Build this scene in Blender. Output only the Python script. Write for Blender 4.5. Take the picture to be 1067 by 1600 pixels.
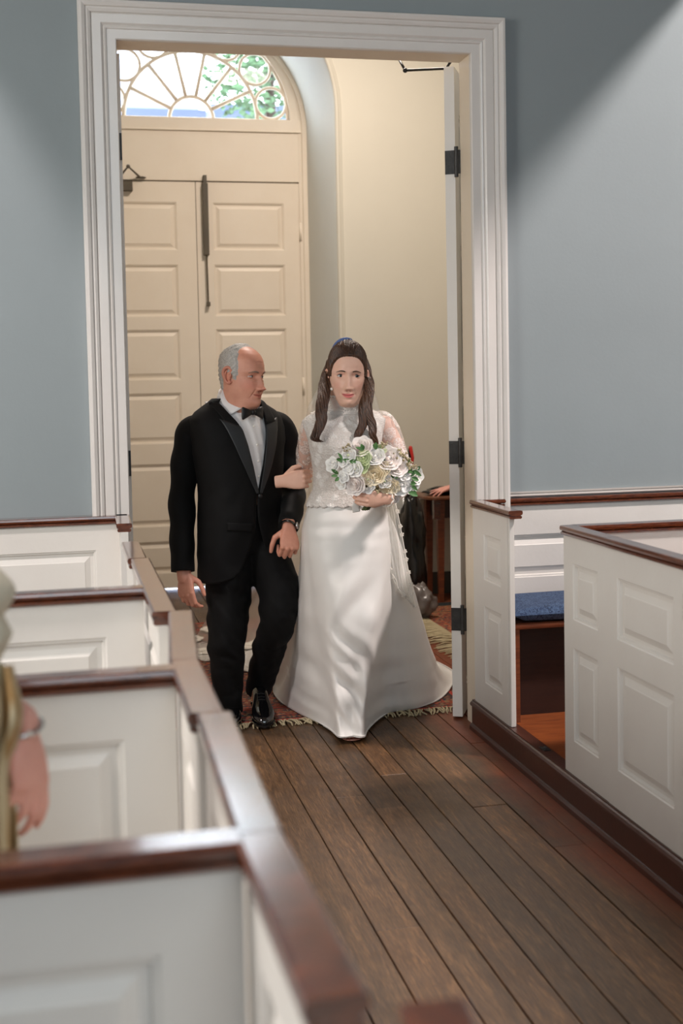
import bpy, math, random
import numpy as np
from mathutils import Matrix, Vector, noise
for o in list(bpy.data.objects): bpy.data.objects.remove(o)
SC = bpy.context.scene
COL = SC.collection
PI = math.pi
rng = random.Random(7)

# ------------------------------------------------------------------ camera
CAMF, CYAW, CPIT, CROL, CSY, CD, CH = 1951.0, .2172, -.0581, -.0190, -90.0, 5.329, 1.58
_f = np.array([math.sin(CYAW)*math.cos(CPIT), math.cos(CYAW)*math.cos(CPIT), math.sin(CPIT)])
_r = np.array([math.cos(CYAW), -math.sin(CYAW), 0.0]); _u = np.cross(_r, _f)
CR = math.cos(CROL)*_r + math.sin(CROL)*_u
CU = -math.sin(CROL)*_r + math.cos(CROL)*_u
CO = np.array([0, -CD, CH])
cam_d = bpy.data.cameras.new('camera'); cam = bpy.data.objects.new('camera', cam_d); COL.objects.link(cam)
cam.matrix_world = Matrix(((CR[0], CU[0], -_f[0], CO[0]), (CR[1], CU[1], -_f[1], CO[1]), (CR[2], CU[2], -_f[2], CO[2]), (0, 0, 0, 1)))
cam_d.sensor_fit = 'HORIZONTAL'; cam_d.sensor_width = 24; cam_d.lens = CAMF/1067*24
cam_d.shift_y = CSY/1067; cam_d.clip_start = .05
cam_d.dof.use_dof = True; cam_d.dof.focus_distance = 5.45; cam_d.dof.aperture_fstop = 2.8
SC.camera = cam
def at(px, py, Y):
    """world point seen at a photo position and lying on the plane y = Y"""
    d = _f + CR*(px-533.5)/CAMF - CU*(py-800-CSY)/CAMF
    return CO + d*(Y-CO[1])/d[1]
def flo(px, py, Z=0.0):
    d = _f + CR*(px-533.5)/CAMF - CU*(py-800-CSY)/CAMF
    return CO + d*(Z-CO[2])/d[2]

# ------------------------------------------------------------------ light
SC.view_settings.view_transform = 'Standard'; SC.view_settings.look = 'None'
SC.view_settings.gamma = 1; SC.view_settings.use_curve_mapping = False
SC.view_settings.exposure = 0.0
W = bpy.data.worlds.new('sky'); SC.world = W; W.use_nodes = True
W.node_tree.nodes['Background'].inputs[0].default_value = (.80, .90, 1.0, 1)
W.node_tree.nodes['Background'].inputs[1].default_value = 9.0
def area(name, loc, target, size, power, color, sy=None):
    l = bpy.data.lights.new(name, 'AREA'); l.energy = power; l.color = color; l.size = size
    if sy: l.shape = 'RECTANGLE'; l.size_y = sy
    o = bpy.data.objects.new(name, l); COL.objects.link(o); o.location = loc
    o.rotation_euler = (Vector(target)-Vector(loc)).to_track_quat('-Z', 'Y').to_euler()
    return o
area('right_window_light', (5.3, -3.0, 6.18), (1.1, -.2, 1.0), .5, 490, (1.0, .89, .85))
area('left_window_light', (-2.3, -3.0, 6.42), (0.3, -.3, 1.0), .6, 250, (1.0, .90, .87))
area('rear_fill_light', (.2, -8.6, 4.0), (1.0, 0, 1.0), 3.0, 118, (.80, .92, 1.0))  # soft fill added behind the camera, not an actual window
area('left_aisle_fill_light', (-3.6, -3.6, 2.4), (1.7, -.8, .9), 1.6, 135, (1.0, .95, .88), 1.8)  # warm low fill added to brighten the panels right of the aisle
area('vestibule_lamp', (1.75, 1.9, 4.5), (1.7, 2.0, 0), .55, 94, (1.0, .87, .77))

# ------------------------------------------------------------------ materials
def srgb(r, g, b):
    f = lambda c: ((c/255+.055)/1.055)**2.4 if c/255 > .04045 else c/255/12.92
    return (f(r), f(g), f(b), 1)
class NM:
    """tiny node-material helper"""
    def __init__(s, name, base=(.8, .8, .8, 1), rough=.5, **kw):
        s.m = bpy.data.materials.new(name); s.m.use_nodes = True; s.t = s.m.node_tree
        s.b = s.t.nodes['Principled BSDF']; s.b.inputs['Base Color'].default_value = base
        s.b.inputs['Roughness'].default_value = rough
        for k, v in kw.items(): s.b.inputs[k.replace('_', ' ')].default_value = v
    def n(s, typ, ins=None, **props):
        d = s.t.nodes.new(typ)
        for k, v in props.items(): setattr(d, k, v)
        for k, v in (ins or {}).items():
            if isinstance(v, bpy.types.NodeSocket): s.t.links.new(v, d.inputs[k])
            else: d.inputs[k].default_value = v
        return d
    def link(s, a, b): s.t.links.new(a, b)
    def obj(s, scale=(1, 1, 1)):
        g = s.n('ShaderNodeTexCoord'); mp = s.n('ShaderNodeMapping', {'Vector': g.outputs['Object'], 'Scale': scale}); return mp.outputs[0]
    def noise(s, scale, vec=None, detail=4, rough=.55, dist=0):
        return s.n('ShaderNodeTexNoise', {'Vector': vec or s.obj(), 'Scale': scale, 'Detail': detail, 'Roughness': rough, 'Distortion': dist}).outputs[0]
    def ramp(s, fac, stops, interp='LINEAR'):
        r = s.n('ShaderNodeValToRGB', {'Fac': fac}); e = r.color_ramp.elements; r.color_ramp.interpolation = interp
        while len(e) < len(stops): e.new(.5)
        for el, (p, c) in zip(e, stops): el.position = p; el.color = c if len(c) == 4 else (*c, 1)
        return r.outputs[0]
    def mix(s, fac, a, b, mode='MIX'):
        d = s.n('ShaderNodeMix', data_type='RGBA', blend_type=mode)
        for i, v in ((0, fac), (6, a), (7, b)):
            if isinstance(v, bpy.types.NodeSocket): s.link(v, d.inputs[i])
            else: d.inputs[i].default_value = v
        return d.outputs[2]
    def math(s, op, a, b=0.0, c=None):
        d = s.n('ShaderNodeMath', operation=op)
        for i, v in enumerate((a, b) if c is None else (a, b, c)):
            if isinstance(v, bpy.types.NodeSocket): s.link(v, d.inputs[i])
            else: d.inputs[i].default_value = v
        return d.outputs[0]
    def bump(s, h, strength=.2, dist=.01):
        d = s.n('ShaderNodeBump', {'Strength': strength, 'Distance': dist, 'Height': h}); s.link(d.outputs[0], s.b.inputs['Normal'])
    def col(s, c): s.link(c, s.b.inputs['Base Color'])
M = {}
def paint(key, c1, c2, rough, bump=.08, scale=3, coat=0):
    k = NM(key, c1, rough); n = k.noise(scale, detail=5)
    k.col(k.ramp(n, [(.3, c1), (.7, c2)])); h = k.noise(60, detail=3); k.bump(h, bump, .004)
    if coat: k.b.inputs['Coat Weight'].default_value = coat; k.b.inputs['Coat Roughness'].default_value = .15
    M[key] = k.m
paint('blue_plaster', srgb(138, 147, 150), srgb(143, 152, 155), .75, .10, 1.2)
paint('cream_plaster', srgb(202, 197, 182), srgb(208, 203, 188), .7, .08, 1.0)
paint('white_gloss', srgb(216, 211, 206), srgb(222, 217, 212), .32, .14, 4, .25)
paint('pew_white', srgb(220, 215, 209), srgb(225, 221, 215), .42, .10, 4)
paint('cream_gloss', srgb(226, 212, 192), srgb(230, 217, 198), .45, .06, 4)
paint('daylit_reveal', srgb(206, 208, 202), srgb(210, 212, 207), .6)  # cool grey carries the bluish daylight tint of the recess sides
paint('dark_wall', srgb(60, 58, 52), srgb(66, 62, 56), .7)
paint('ext_stone', srgb(190, 195, 205), srgb(205, 208, 215), .8)
paint('plinth_brown', srgb(66, 34, 24), srgb(76, 40, 28), .35, .1, 6, .3)
paint('brass_dark', srgb(70, 62, 50), srgb(92, 80, 60), .45)
paint('black_iron', srgb(22, 22, 22), srgb(48, 46, 44), .45, .4, 30)
def wood(key, c1, c2, rough, axis=(1, 14, 14), coat=.3, sc=6):
    k = NM(key, c1, rough); v = k.obj(axis); n = k.noise(sc, v, 6, .6, .6)
    k.col(k.ramp(n, [(.32, c1), (.68, c2)])); k.bump(n, .12, .003)
    k.b.inputs['Coat Weight'].default_value = coat; k.b.inputs['Coat Roughness'].default_value = .12
    M[key] = k.m
wood('rail_wood', srgb(64, 28, 18), srgb(112, 58, 34), .22, (3, 3, 20), 1.0)
wood('bench_wood', srgb(96, 46, 26), srgb(128, 68, 40), .35, (1, 12, 12), .3)
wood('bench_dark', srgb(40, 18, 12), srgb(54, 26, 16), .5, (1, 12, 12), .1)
wood('table_wood', srgb(92, 50, 28), srgb(128, 78, 46), .4, (1, 10, 10), .3)
wood('pew_floor', srgb(120, 58, 26), srgb(158, 84, 40), .3, (1.5, 16, 1), .4)
# floor boards
k = NM('floor_boards', rough=.42)
v = k.obj((16, 1.1, 1)); at_r = k.n('ShaderNodeAttribute', attribute_name='rnd').outputs['Fac']
off = k.n('ShaderNodeCombineXYZ', {0: at_r, 1: at_r}); sc_ = k.n('ShaderNodeVectorMath', {0: off.outputs[0], 1: (37, 53, 0)}, operation='MULTIPLY')
vv = k.n('ShaderNodeVectorMath', {0: v, 1: sc_.outputs[0]}, operation='ADD').outputs[0]
g1 = k.noise(3.2, vv, 8, .66, 1.2); g2 = k.noise(16, vv, 4, .6)
c = k.ramp(g1, [(.28, srgb(62, 43, 27)), (.5, srgb(96, 70, 45)), (.72, srgb(140, 104, 68))])
c = k.mix(k.ramp(g2, [(.42, (.35,)*3), (.6, (1,)*3)]), srgb(60, 42, 30), c, 'MIX')
c = k.mix(1.0, c, k.ramp(at_r, [(0, (.66, .64, .60)), (.5, (.95, .94, .92)), (1, (1.25, 1.16, 1.06))]), 'MULTIPLY')
sx = k.n('ShaderNodeSeparateXYZ', {0: k.obj()}).outputs[0]
red = k.n('ShaderNodeMapRange', {'Value': k.math('ADD', sx, k.math('MULTIPLY', k.math('SUBTRACT', k.noise(2.2, detail=6), .5), .35)), 'From Min': 1.56, 'From Max': 1.72}).outputs[0]
c = k.mix(red, c, k.mix(g1, srgb(78, 34, 18), srgb(140, 66, 30)))
big = k.noise(1.1, detail=5, rough=.6)
c = k.mix(k.ramp(big, [(.35, (.35,)*3), (.65, (0,)*3)]), c, srgb(66, 54, 42))
sp = k.n('ShaderNodeTexVoronoi', {'Vector': k.obj(), 'Scale': 9.0, 'Randomness': 1.0})
c = k.mix(k.ramp(sp.outputs['Distance'], [(.02, (1,)*3), (.03, (0,)*3)], 'CONSTANT'), c, srgb(70, 55, 44))
k.col(c); k.bump(g2, .35, .003)
k.link(k.ramp(k.noise(5, detail=5), [(.3, (.34,)*3), (.7, (.52,)*3)]), k.b.inputs['Roughness'])
M['floor'] = k.m
# rug
def rug(key, W_, L_, b1, b2, b3, field):
    k = NM(key, rough=.95); g = k.n('ShaderNodeTexCoord'); s = k.n('ShaderNodeSeparateXYZ', {0: g.outputs['Object']})
    ax = k.math('ABSOLUTE', s.outputs[0]); ay = k.math('ABSOLUTE', s.outputs[1])
    e = k.math('MINIMUM', k.math('SUBTRACT', W_/2, ax), k.math('SUBTRACT', L_/2, ay))
    mv = k.n('ShaderNodeCombineXYZ', {0: ax, 1: s.outputs[1]}).outputs[0]
    v1 = k.n('ShaderNodeTexVoronoi', {'Vector': mv, 'Scale': 26.0, 'Randomness': .75}, distance='MANHATTAN')
    v2 = k.n('ShaderNodeTexVoronoi', {'Vector': mv, 'Scale': 60.0, 'Randomness': 1.0}, distance='CHEBYCHEV')
    pal = [(0, srgb(110, 44, 30)), (.2, srgb(34, 36, 48)), (.38, srgb(148, 70, 42)), (.55, srgb(140, 112, 78)), (.7, srgb(60, 66, 58)), (.82, srgb(120, 50, 34)), (.93, srgb(168, 140, 100))]
    r1 = k.ramp(v1.outputs['Color'], pal, 'CONSTANT'); r2 = k.ramp(v2.outputs['Color'], pal, 'CONSTANT')
    ring = k.ramp(v1.outputs['Distance'], [(0, (0,)*3), (.34, (1,)*3)], 'CONSTANT')
    f = k.mix(ring, r1, field); f = k.mix(k.ramp(v2.outputs['Distance'], [(0, (1,)*3), (.42, (0,)*3)], 'CONSTANT'), f, r2)
    f = k.mix(.38, f, r2)
    for lo, hi, cc in ((-1, .02, b1), (.02, .035, b2), (.09, .10, b3), (.20, .215, b2), (.215, .235, b1), (.26, .27, b3)):
        mk = k.math('MULTIPLY', k.math('GREATER_THAN', e, lo), k.math('LESS_THAN', e, hi)); f = k.mix(mk, f, cc)
    k.col(f); k.bump(k.noise(300, detail=2), .5, .004); M[key] = k.m
rug('runner_rug', 1.72, 2.5, srgb(160, 52, 36), srgb(60, 44, 40), srgb(150, 60, 40), srgb(96, 50, 38))
rug('far_rug', 1.6, 2.4, srgb(24, 30, 32), srgb(168, 116, 70), srgb(178, 128, 80), srgb(150, 70, 42))
M['fringe'] = NM('fringe', srgb(176, 162, 130), .95).m
# cloth
k = NM('black_wool', srgb(8, 8, 9), .75); k.b.inputs['Sheen Weight'].default_value = .02; k.b.inputs['Specular IOR Level'].default_value = .22; k.bump(k.noise(500, detail=2), .25, .001); M['wool'] = k.m
k = NM('black_satin', srgb(34, 37, 40), .5); k.bump(k.noise(300, k.obj((1, 1, 6))), .1, .001); M['bsatin'] = k.m
k = NM('shirt_white', srgb(246, 244, 244), .7); k.bump(k.noise(120), .12, .001); M['shirt'] = k.m
M['patent'] = NM('patent_leather', srgb(10, 10, 12), .08, Coat_Weight=1.0).m
M['bow'] = NM('bow_satin', srgb(12, 12, 14), .45).m
k = NM('ivory_satin', srgb(222, 219, 215), .42); k.b.inputs['Sheen Weight'].default_value = .25
k.bump(k.noise(5, k.obj((1, 1, .6)), 3), .12, .03); M['satin'] = k.m
def lace_tex(k, sc):
    w = k.noise(sc*.5, detail=3)
    v = k.n('ShaderNodeTexCoord').outputs['Object']
    dv = k.n('ShaderNodeVectorMath', {0: v, 1: k.n('ShaderNodeVectorMath', {0: k.n('ShaderNodeTexNoise', {'Vector': v, 'Scale': sc*.6}).outputs['Color'], 'Scale': .018}, operation='SCALE').outputs[0]}, operation='ADD').outputs[0]
    a = k.n('ShaderNodeTexVoronoi', {'Vector': dv, 'Scale': sc}, feature='DISTANCE_TO_EDGE').outputs['Distance']
    b = k.n('ShaderNodeTexVoronoi', {'Vector': dv, 'Scale': sc*.32}, feature='F1').outputs['Distance']
    return a, b, w
k = NM('lace_bodice', srgb(226, 221, 216), .62); a, b, w = lace_tex(k, 70)
h = k.math('ADD', k.math('MULTIPLY', k.ramp(a, [(0, (1,)*3), (.12, (0,)*3)]), .7), k.ramp(b, [(.2, (1,)*3), (.5, (0,)*3)]))
k.bump(h, .55, .006); k.col(k.ramp(h, [(0, srgb(208, 200, 194)), (1, srgb(236, 232, 228))])); M['lace'] = k.m
def sheer(key, sc, lo, hi, basea, col, rough=.7):
    k = NM(key, col, rough); a, b, w = lace_tex(k, sc)
    motif = k.ramp(b, [(lo, (1,)*3), (hi, (0,)*3)]); th = k.ramp(a, [(.03, (1,)*3), (.07, (0,)*3)])
    al = k.math('MAXIMUM', k.math('MULTIPLY', motif, k.math('ADD', .45, k.math('MULTIPLY', th, .5))), basea)
    k.link(al, k.b.inputs['Alpha']); M[key] = k.m
sheer('sheer_lace', 60, .50, .66, .26, srgb(236, 230, 226))
sheer('collar_lace', 70, .45, .7, .42, srgb(244, 238, 232))
M['tulle'] = NM('tulle', srgb(250, 247, 240), .8, Alpha=.42).m
M['tulle_lace'] = NM('tulle_lace', srgb(238, 232, 222), .8, Alpha=.92).m
def skin(key, c1, c2):
    k = NM(key, rough=.48); k.b.inputs['Subsurface Weight'].default_value = .12
    k.b.inputs['Subsurface Radius'].default_value = (.02, .008, .004); k.b.inputs['Subsurface Scale'].default_value = .5
    t = k.n('ShaderNodeAttribute', attribute_name='tint').outputs['Color']
    b = k.ramp(k.noise(26, detail=4), [(.3, c1), (.7, c2)]); k.col(k.mix(1.0, b, t, 'MULTIPLY'))
    k.bump(k.noise(180, detail=3), .12, .002); M[key] = k.m
skin('skin_man', srgb(204, 142, 120), srgb(216, 156, 132))
skin('skin_bride', srgb(228, 182, 160), srgb(233, 189, 168))
skin('skin_pink', srgb(222, 160, 144), srgb(228, 170, 154))
def hair(key, c1, c2, rough, ax=(30, 30, 2)):
    k = NM(key, rough=rough); n = k.noise(9, k.obj(ax), 4); k.col(k.ramp(n, [(.35, c1), (.65, c2)])); k.bump(n, .5, .004); M[key] = k.m
hair('hair_brown', srgb(34, 21, 15), srgb(92, 60, 40), .42)
hair('hair_grey', srgb(150, 146, 140), srgb(206, 202, 198), .6, (16, 16, 60))
hair('brow_dark', srgb(60, 38, 28), srgb(72, 46, 34), .7); hair('brow_grey', srgb(130, 104, 90), srgb(150, 124, 110), .8)
M['eye'] = NM('eye', rough=.15).m; k = M['eye'].node_tree; a_ = k.nodes.new('ShaderNodeAttribute'); a_.attribute_name = 'tint'; k.links.new(a_.outputs['Color'], k.nodes['Principled BSDF'].inputs['Base Color'])
M['lash'] = NM('lash', srgb(24, 16, 14), .6).m
M['pearl'] = NM('pearl', srgb(238, 232, 224), .2, Coat_Weight=.5).m
M['silver'] = NM('silver', srgb(200, 200, 200), .25, Metallic=1.0).m
M['gold'] = NM('gold', srgb(200, 170, 110), .3, Metallic=1.0).m
k = NM('blue_cushion', rough=.9); n = k.noise(62, detail=2, dist=1.5); k.col(k.ramp(n, [(.40, srgb(30, 46, 74)), (.50, srgb(74, 96, 128)), (.6, srgb(34, 52, 84))])); k.bump(n, .6, .004); M['cushion'] = k.m
def petal(key, c1, c2):
    k = NM(key, c1, .6); k.b.inputs['Subsurface Weight'].default_value = .2; k.b.inputs['Subsurface Radius'].default_value = (.01, .01, .008)
    k.col(k.ramp(k.noise(30), [(.3, c1), (.7, c2)])); M[key] = k.m
petal('petal_white', srgb(246, 243, 238), srgb(252, 250, 247)); petal('petal_cream', srgb(240, 224, 190), srgb(244, 232, 208))
petal('petal_blush', srgb(248, 236, 230), srgb(251, 244, 239)); petal('petal_green', srgb(190, 204, 150), srgb(214, 222, 184))
petal('leaf', srgb(60, 104, 54), srgb(96, 140, 78)); petal('bud', srgb(150, 138, 104), srgb(186, 172, 138)); petal('stem', srgb(64, 74, 40), srgb(90, 100, 60))
M['centre'] = NM('flower_centre', srgb(70, 56, 30), .8).m
M['plastic_black'] = NM('plastic_black', srgb(12, 12, 13), .25).m
M['plastic_grey'] = NM('plastic_grey', srgb(120, 112, 108), .25, Alpha=.85).m
M['plastic_clear'] = NM('plastic_clear', srgb(190, 195, 195), .15, Alpha=.35).m
M['red'] = NM('red_rubber', srgb(200, 36, 26), .5).m
M['cream_cloth'] = NM('cream_cloth', srgb(212, 202, 180), .9).m
k = NM('gold_cloth', rough=.6); k.col(k.ramp(k.noise(5, k.obj((6, 6, .4))), [(.4, srgb(160, 122, 70)), (.6, srgb(206, 192, 160))])); M['gold_cloth'] = k.m
k = NM('pane_glass', (1, 1, 1, 1), .02, Alpha=.12); k.b.inputs['Specular IOR Level'].default_value = .5; M['glass'] = k.m

# ------------------------------------------------------------------ mesh helpers
class MB:
    def __init__(s): s.v = []; s.f = []; s.c = []; s.usec = False
    def add(s, V, F, col=None):
        b = len(s.v); s.v.extend([tuple(map(float, p)) for p in V]); s.f.extend([tuple(i+b for i in f) for f in F])
        if col is not None:
            s.usec = True
            while len(s.c) < b: s.c.append((1, 1, 1, 1))
            if isinstance(col, tuple): s.c.extend([col]*len(V))
            else: s.c.extend([tuple(c) for c in col])
        return s
    def box(s, x0, x1, y0, y1, z0, z1, M_=None):
        V = [(x, y, z) for x in (x0, x1) for y in (y0, y1) for z in (z0, z1)]
        if M_ is not None: V = [M_ @ Vector(p) for p in V]
        return s.add(V, [(0, 1, 3, 2), (4, 6, 7, 5), (0, 4, 5, 1), (2, 3, 7, 6), (0, 2, 6, 4), (1, 5, 7, 3)])
    def grid(s, G, closed_u=False, closed_v=False, col=None):
        """G: rows x cols x 3"""
        G = np.asarray(G, float); r, c = G.shape[:2]; F = []
        for i in range(r if closed_v else r-1):
            for j in range(c if closed_u else c-1):
                F.append((i*c+j, i*c+(j+1) % c, ((i+1) % r)*c+(j+1) % c, ((i+1) % r)*c+j))
        return s.add(G.reshape(-1, 3), F, col)
    def loft(s, rings, caps=True, col=None):
        G = np.asarray(rings, float); r, c = G.shape[:2]; b = len(s.v); s.grid(G, closed_u=True, col=col)
        if caps:
            s.f.append(tuple(b+j for j in range(c))[::-1]); s.f.append(tuple(b+(r-1)*c+j for j in range(c)))
        return s
    def tube(s, pts, rad, seg=12, caps=True, up=(0, 0, 1), col=None, round_=False):
        P = np.asarray(pts, float); n = len(P)
        if np.isscalar(rad) or isinstance(rad, tuple): rad = [rad]*n
        rad = [(r, r) if np.isscalar(r) else r for r in rad]
        if round_:
            t0 = P[0]-P[1]; t0 /= np.linalg.norm(t0); t1 = P[-1]-P[-2]; t1 /= np.linalg.norm(t1)
            a, b = rad[0], rad[-1]
            P = np.vstack([P[0]+t0*max(a)*.9, P[0]+t0*max(a)*.55, P, P[-1]+t1*max(b)*.55, P[-1]+t1*max(b)*.9])
            rad = [(a[0]*.35, a[1]*.35), (a[0]*.82, a[1]*.82)]+rad+[(b[0]*.82, b[1]*.82), (b[0]*.35, b[1]*.35)]; n += 4
        T = np.gradient(P, axis=0); T /= np.linalg.norm(T, axis=1)[:, None]+1e-12
        up = np.asarray(up, float)
        if abs(T[0] @ up) > .95*np.linalg.norm(up): up = np.array([1.0, 0, 0]) if abs(T[0][0]) < .8 else np.array([0, 1.0, 0])
        N = up-(up @ T[0])*T[0]; N /= np.linalg.norm(N); rings = []
        for i in range(n):
            N = N-(N @ T[i])*T[i]; N /= np.linalg.norm(N); B = np.cross(T[i], N)
            rings.append([P[i]+N*math.cos(a)*rad[i][0]+B*math.sin(a)*rad[i][1] for a in np.linspace(0, 2*PI, seg, endpoint=False)])
        return s.loft(rings, caps, col)
    def ball(s, c, r, seg=16, rg=10, Mx=None, col=None):
        if np.isscalar(r): r = (r, r, r)
        R = []
        for i in range(1, rg):
            ph = PI*i/rg; R.append([(r[0]*math.sin(ph)*math.cos(a), r[1]*math.sin(ph)*math.sin(a), r[2]*math.cos(ph)) for a in np.linspace(0, 2*PI, seg, endpoint=False)])
        R = np.array(R)
        V = list(R.reshape(-1, 3))+[(0, 0, r[2]), (0, 0, -r[2])]
        if Mx is not None: V = [Mx @ Vector(p) for p in V]
        V = [(p[0]+c[0], p[1]+c[1], p[2]+c[2]) for p in V]; n = len(R)*seg
        F = [(i*seg+j, (i+1)*seg+j, (i+1)*seg+(j+1) % seg, i*seg+(j+1) % seg) for i in range(rg-2) for j in range(seg)]
        F += [(n, j, (j+1) % seg) for j in range(seg)]+[(n+1, (rg-2)*seg+(j+1) % seg, (rg-2)*seg+j) for j in range(seg)]
        return s.add(V, F, col)
    def build(s, name, mat, parent=None, smooth=False, local=False):
        m = bpy.data.meshes.new(name); m.from_pydata(s.v, [], s.f); m.validate(); m.update()
        if s.usec:
            while len(s.c) < len(s.v): s.c.append((1, 1, 1, 1))
            a = m.color_attributes.new('tint', 'FLOAT_COLOR', 'POINT'); a.data.foreach_set('color', np.array(s.c, dtype=np.float32).ravel())
        o = bpy.data.objects.new(name, m); COL.objects.link(o)
        m.materials.append(M[mat] if isinstance(mat, str) else mat)
        if smooth: m.polygons.foreach_set('use_smooth', [True]*len(m.polygons))
        if parent is not None:
            o.parent = parent
            if not local: o.matrix_parent_inverse = PW[parent.name]
        return o
PW = {}
def thing(name, label, cat, loc=(0, 0, 0), rz=0, group=None):
    o = bpy.data.objects.new(name, None); COL.objects.link(o); o.location = tuple(map(float, loc)); o.rotation_euler = (0, 0, rz); o.empty_display_size = .1
    PW[o.name] = (Matrix.Translation(Vector(tuple(map(float, loc)))) @ Matrix.Rotation(rz, 4, 'Z')).inverted()
    return tag(o, label, cat, group)
def tag(o, label, cat, group=None, kind=None):
    o['label'] = label; o['category'] = cat
    if group: o['group'] = group
    if kind: o['kind'] = kind
    return o
def part(mb, name, mat, parent, smooth=False):
    o = mb.build(name, mat, parent, smooth)
    if parent.name not in PW: o.matrix_parent_inverse = Matrix()
    PW[o.name] = PW.get(parent.name, Matrix()) if False else Matrix()
    return o
def sub(mb, name, mat, parent, smooth=False):
    """a piece under a part: parts carry world-space vertices under their thing's inverse, so pieces need no further inverse"""
    o = mb.build(name, mat, None, smooth); o.parent = parent; return o
def struct(mb, name, mat, smooth=False):
    o = mb.build(name, mat, None, smooth); o['kind'] = 'structure'; return o
def bevel(o, w=.003, seg=2, angle=35):
    m = o.modifiers.new('bevel', 'BEVEL'); m.width = w; m.segments = seg; m.limit_method = 'ANGLE'; m.angle_limit = math.radians(angle); return o
def solid(o, t=.004, off=-1):
    m = o.modifiers.new('solid', 'SOLIDIFY'); m.thickness = t; m.offset = off; return o
def smooth_arr(a, n=2):
    a = np.array(a, float)
    for _ in range(n):
        b = a.copy(); b[1:-1] = (a[:-2]+2*a[1:-1]+a[2:])/4; a = b
    return a
def spline(P, n):
    """Catmull-Rom through rows of P -> n samples"""
    P = np.asarray(P, float); k = len(P); Q = np.vstack([2*P[0]-P[1], P, 2*P[-1]-P[-2]]); out = []
    for t in np.linspace(0, k-1, n):
        i = min(int(t), k-2); u = t-i; a, b, c, d = Q[i], Q[i+1], Q[i+2], Q[i+3]
        out.append(.5*((2*b)+(-a+c)*u+(2*a-5*b+4*c-d)*u*u+(-a+3*b-3*c+d)*u**3))
    return np.array(out)
def remesh(mb, vox, sm=2):
    """fuse overlapping shells of a builder into one continuous surface; returns vertices, faces"""
    m = bpy.data.meshes.new('tmp'); m.from_pydata(mb.v, [], mb.f); o = bpy.data.objects.new('tmp', m); COL.objects.link(o)
    r = o.modifiers.new('r', 'REMESH'); r.mode = 'VOXEL'; r.voxel_size = vox
    if sm: q = o.modifiers.new('s', 'SMOOTH'); q.iterations = sm; q.factor = .5
    dg = bpy.context.evaluated_depsgraph_get(); e = bpy.data.meshes.new_from_object(o.evaluated_get(dg))
    V = np.empty(len(e.vertices)*3); e.vertices.foreach_get('co', V); F = [tuple(p.vertices) for p in e.polygons]
    bpy.data.objects.remove(o); bpy.data.meshes.remove(m); bpy.data.meshes.remove(e)
    return V.reshape(-1, 3), F

# ================================================================== STRUCTURE
XL, XR, ZT, CW, WT = .255, 1.784, 3.006, .156, .14
def wallbox(name, mat, *boxes):
    b = MB()
    for q in boxes: b.box(*q)
    return struct(b, name, mat)
wallbox('wall_partition', 'blue_plaster', (-4, XL-.03, 0, WT, 0, 7), (XR+.03, 7, 0, WT, 0, 7), (XL-.03, XR+.03, 0, WT, ZT+.03, 7))
wallbox('wall_left', 'blue_plaster', (-4.1, -4, -9.7, 0, 0, 7))
wallbox('wall_rear', 'blue_plaster', (-4.1, 7.1, -9.8, -9.7, 0, 7))
wallbox('ceiling', 'pew_white', (-4.1, 7.1, -9.8, WT, 7, 7.1))
wallbox('wall_right', 'blue_plaster', (7, 7.1, -9.7, 0, 0, 7))
wallbox('ceiling_nave', 'pew_white', (-.62, 3.0, -6.5, 0, 5.2, 5.3))
wallbox('trim_shade_panel_right', 'pew_white', (3.0, 3.08, -6.5, -.002, 3.60, 5.2))  # unseen panel added to cast the diagonal shade edge right of the doorway
wallbox('trim_shade_panel_left', 'pew_white', (-.68, -.60, -6.5, -.002, 3.56, 5.2))  # out-of-view blocker added for the matching shade edge on the left wall
wallbox('ceiling_vestibule', 'cream_plaster', (-1.2, 3.7, WT, 3.5, 4.75, 4.85))
wallbox('wall_vestibule_left', 'cream_plaster', (-1.0, -.9, WT, 3.5, 0, 4.75))
wallbox('wall_vestibule_right', 'cream_plaster', (3.6, 3.7, WT, 3.5, 0, 4.75))
# floor boards, each board a block of one mesh with its own tone
fb = MB(); rnd = []
edges = [1.754, 1.677, 1.561, 1.426, 1.300, 1.189, 1.073, .960, .826]
x = .826
while x > -1.3: x -= rng.choice((.115, .125, .13, .12)); edges.append(x)
edges = sorted(edges); x = 1.80
edges[-1] = 1.80
while x < 3.6: x += rng.choice((.115, .125, .13)); edges.append(x)
fixed = {1.073: [-.92], 1.426: [-1.0], 1.561: [-1.45]}
for a, b in zip(edges[:-1], edges[1:]):
    y = -5.6-rng.random()*2; cuts = [y]
    while y < 4.34:
        y += 1.8+rng.random()*2.6; cuts.append(y)
    for k_, v_ in fixed.items():
        if abs(a-k_) < .01: cuts = sorted([c for c in cuts if min(abs(c-q) for q in v_) > 1.0]+v_)
    for c0, c1 in zip(cuts[:-1], cuts[1:]):
        g = .0022; dz = rng.uniform(-.0012, .0012); n0 = len(fb.v)
        fb.box(a+g, b-g, c0+.001, min(c1, 4.34)-.001, -.03, dz); t = rng.random(); rnd += [t]*8
fl = struct(fb, 'floor', 'floor'); at_ = fl.data.attributes.new('rnd', 'FLOAT', 'POINT'); at_.data.foreach_set('value', rnd); bevel(fl, .0015, 1)
struct(MB().box(-3, 8, 4.345, 13, -.05, -.012), 'floor_outside', 'ext_stone')
b = MB(); b.box(-4, 7, -9.7, 4.34, -.06, -.031); struct(b, 'floor_base', 'dark_wall')
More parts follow.
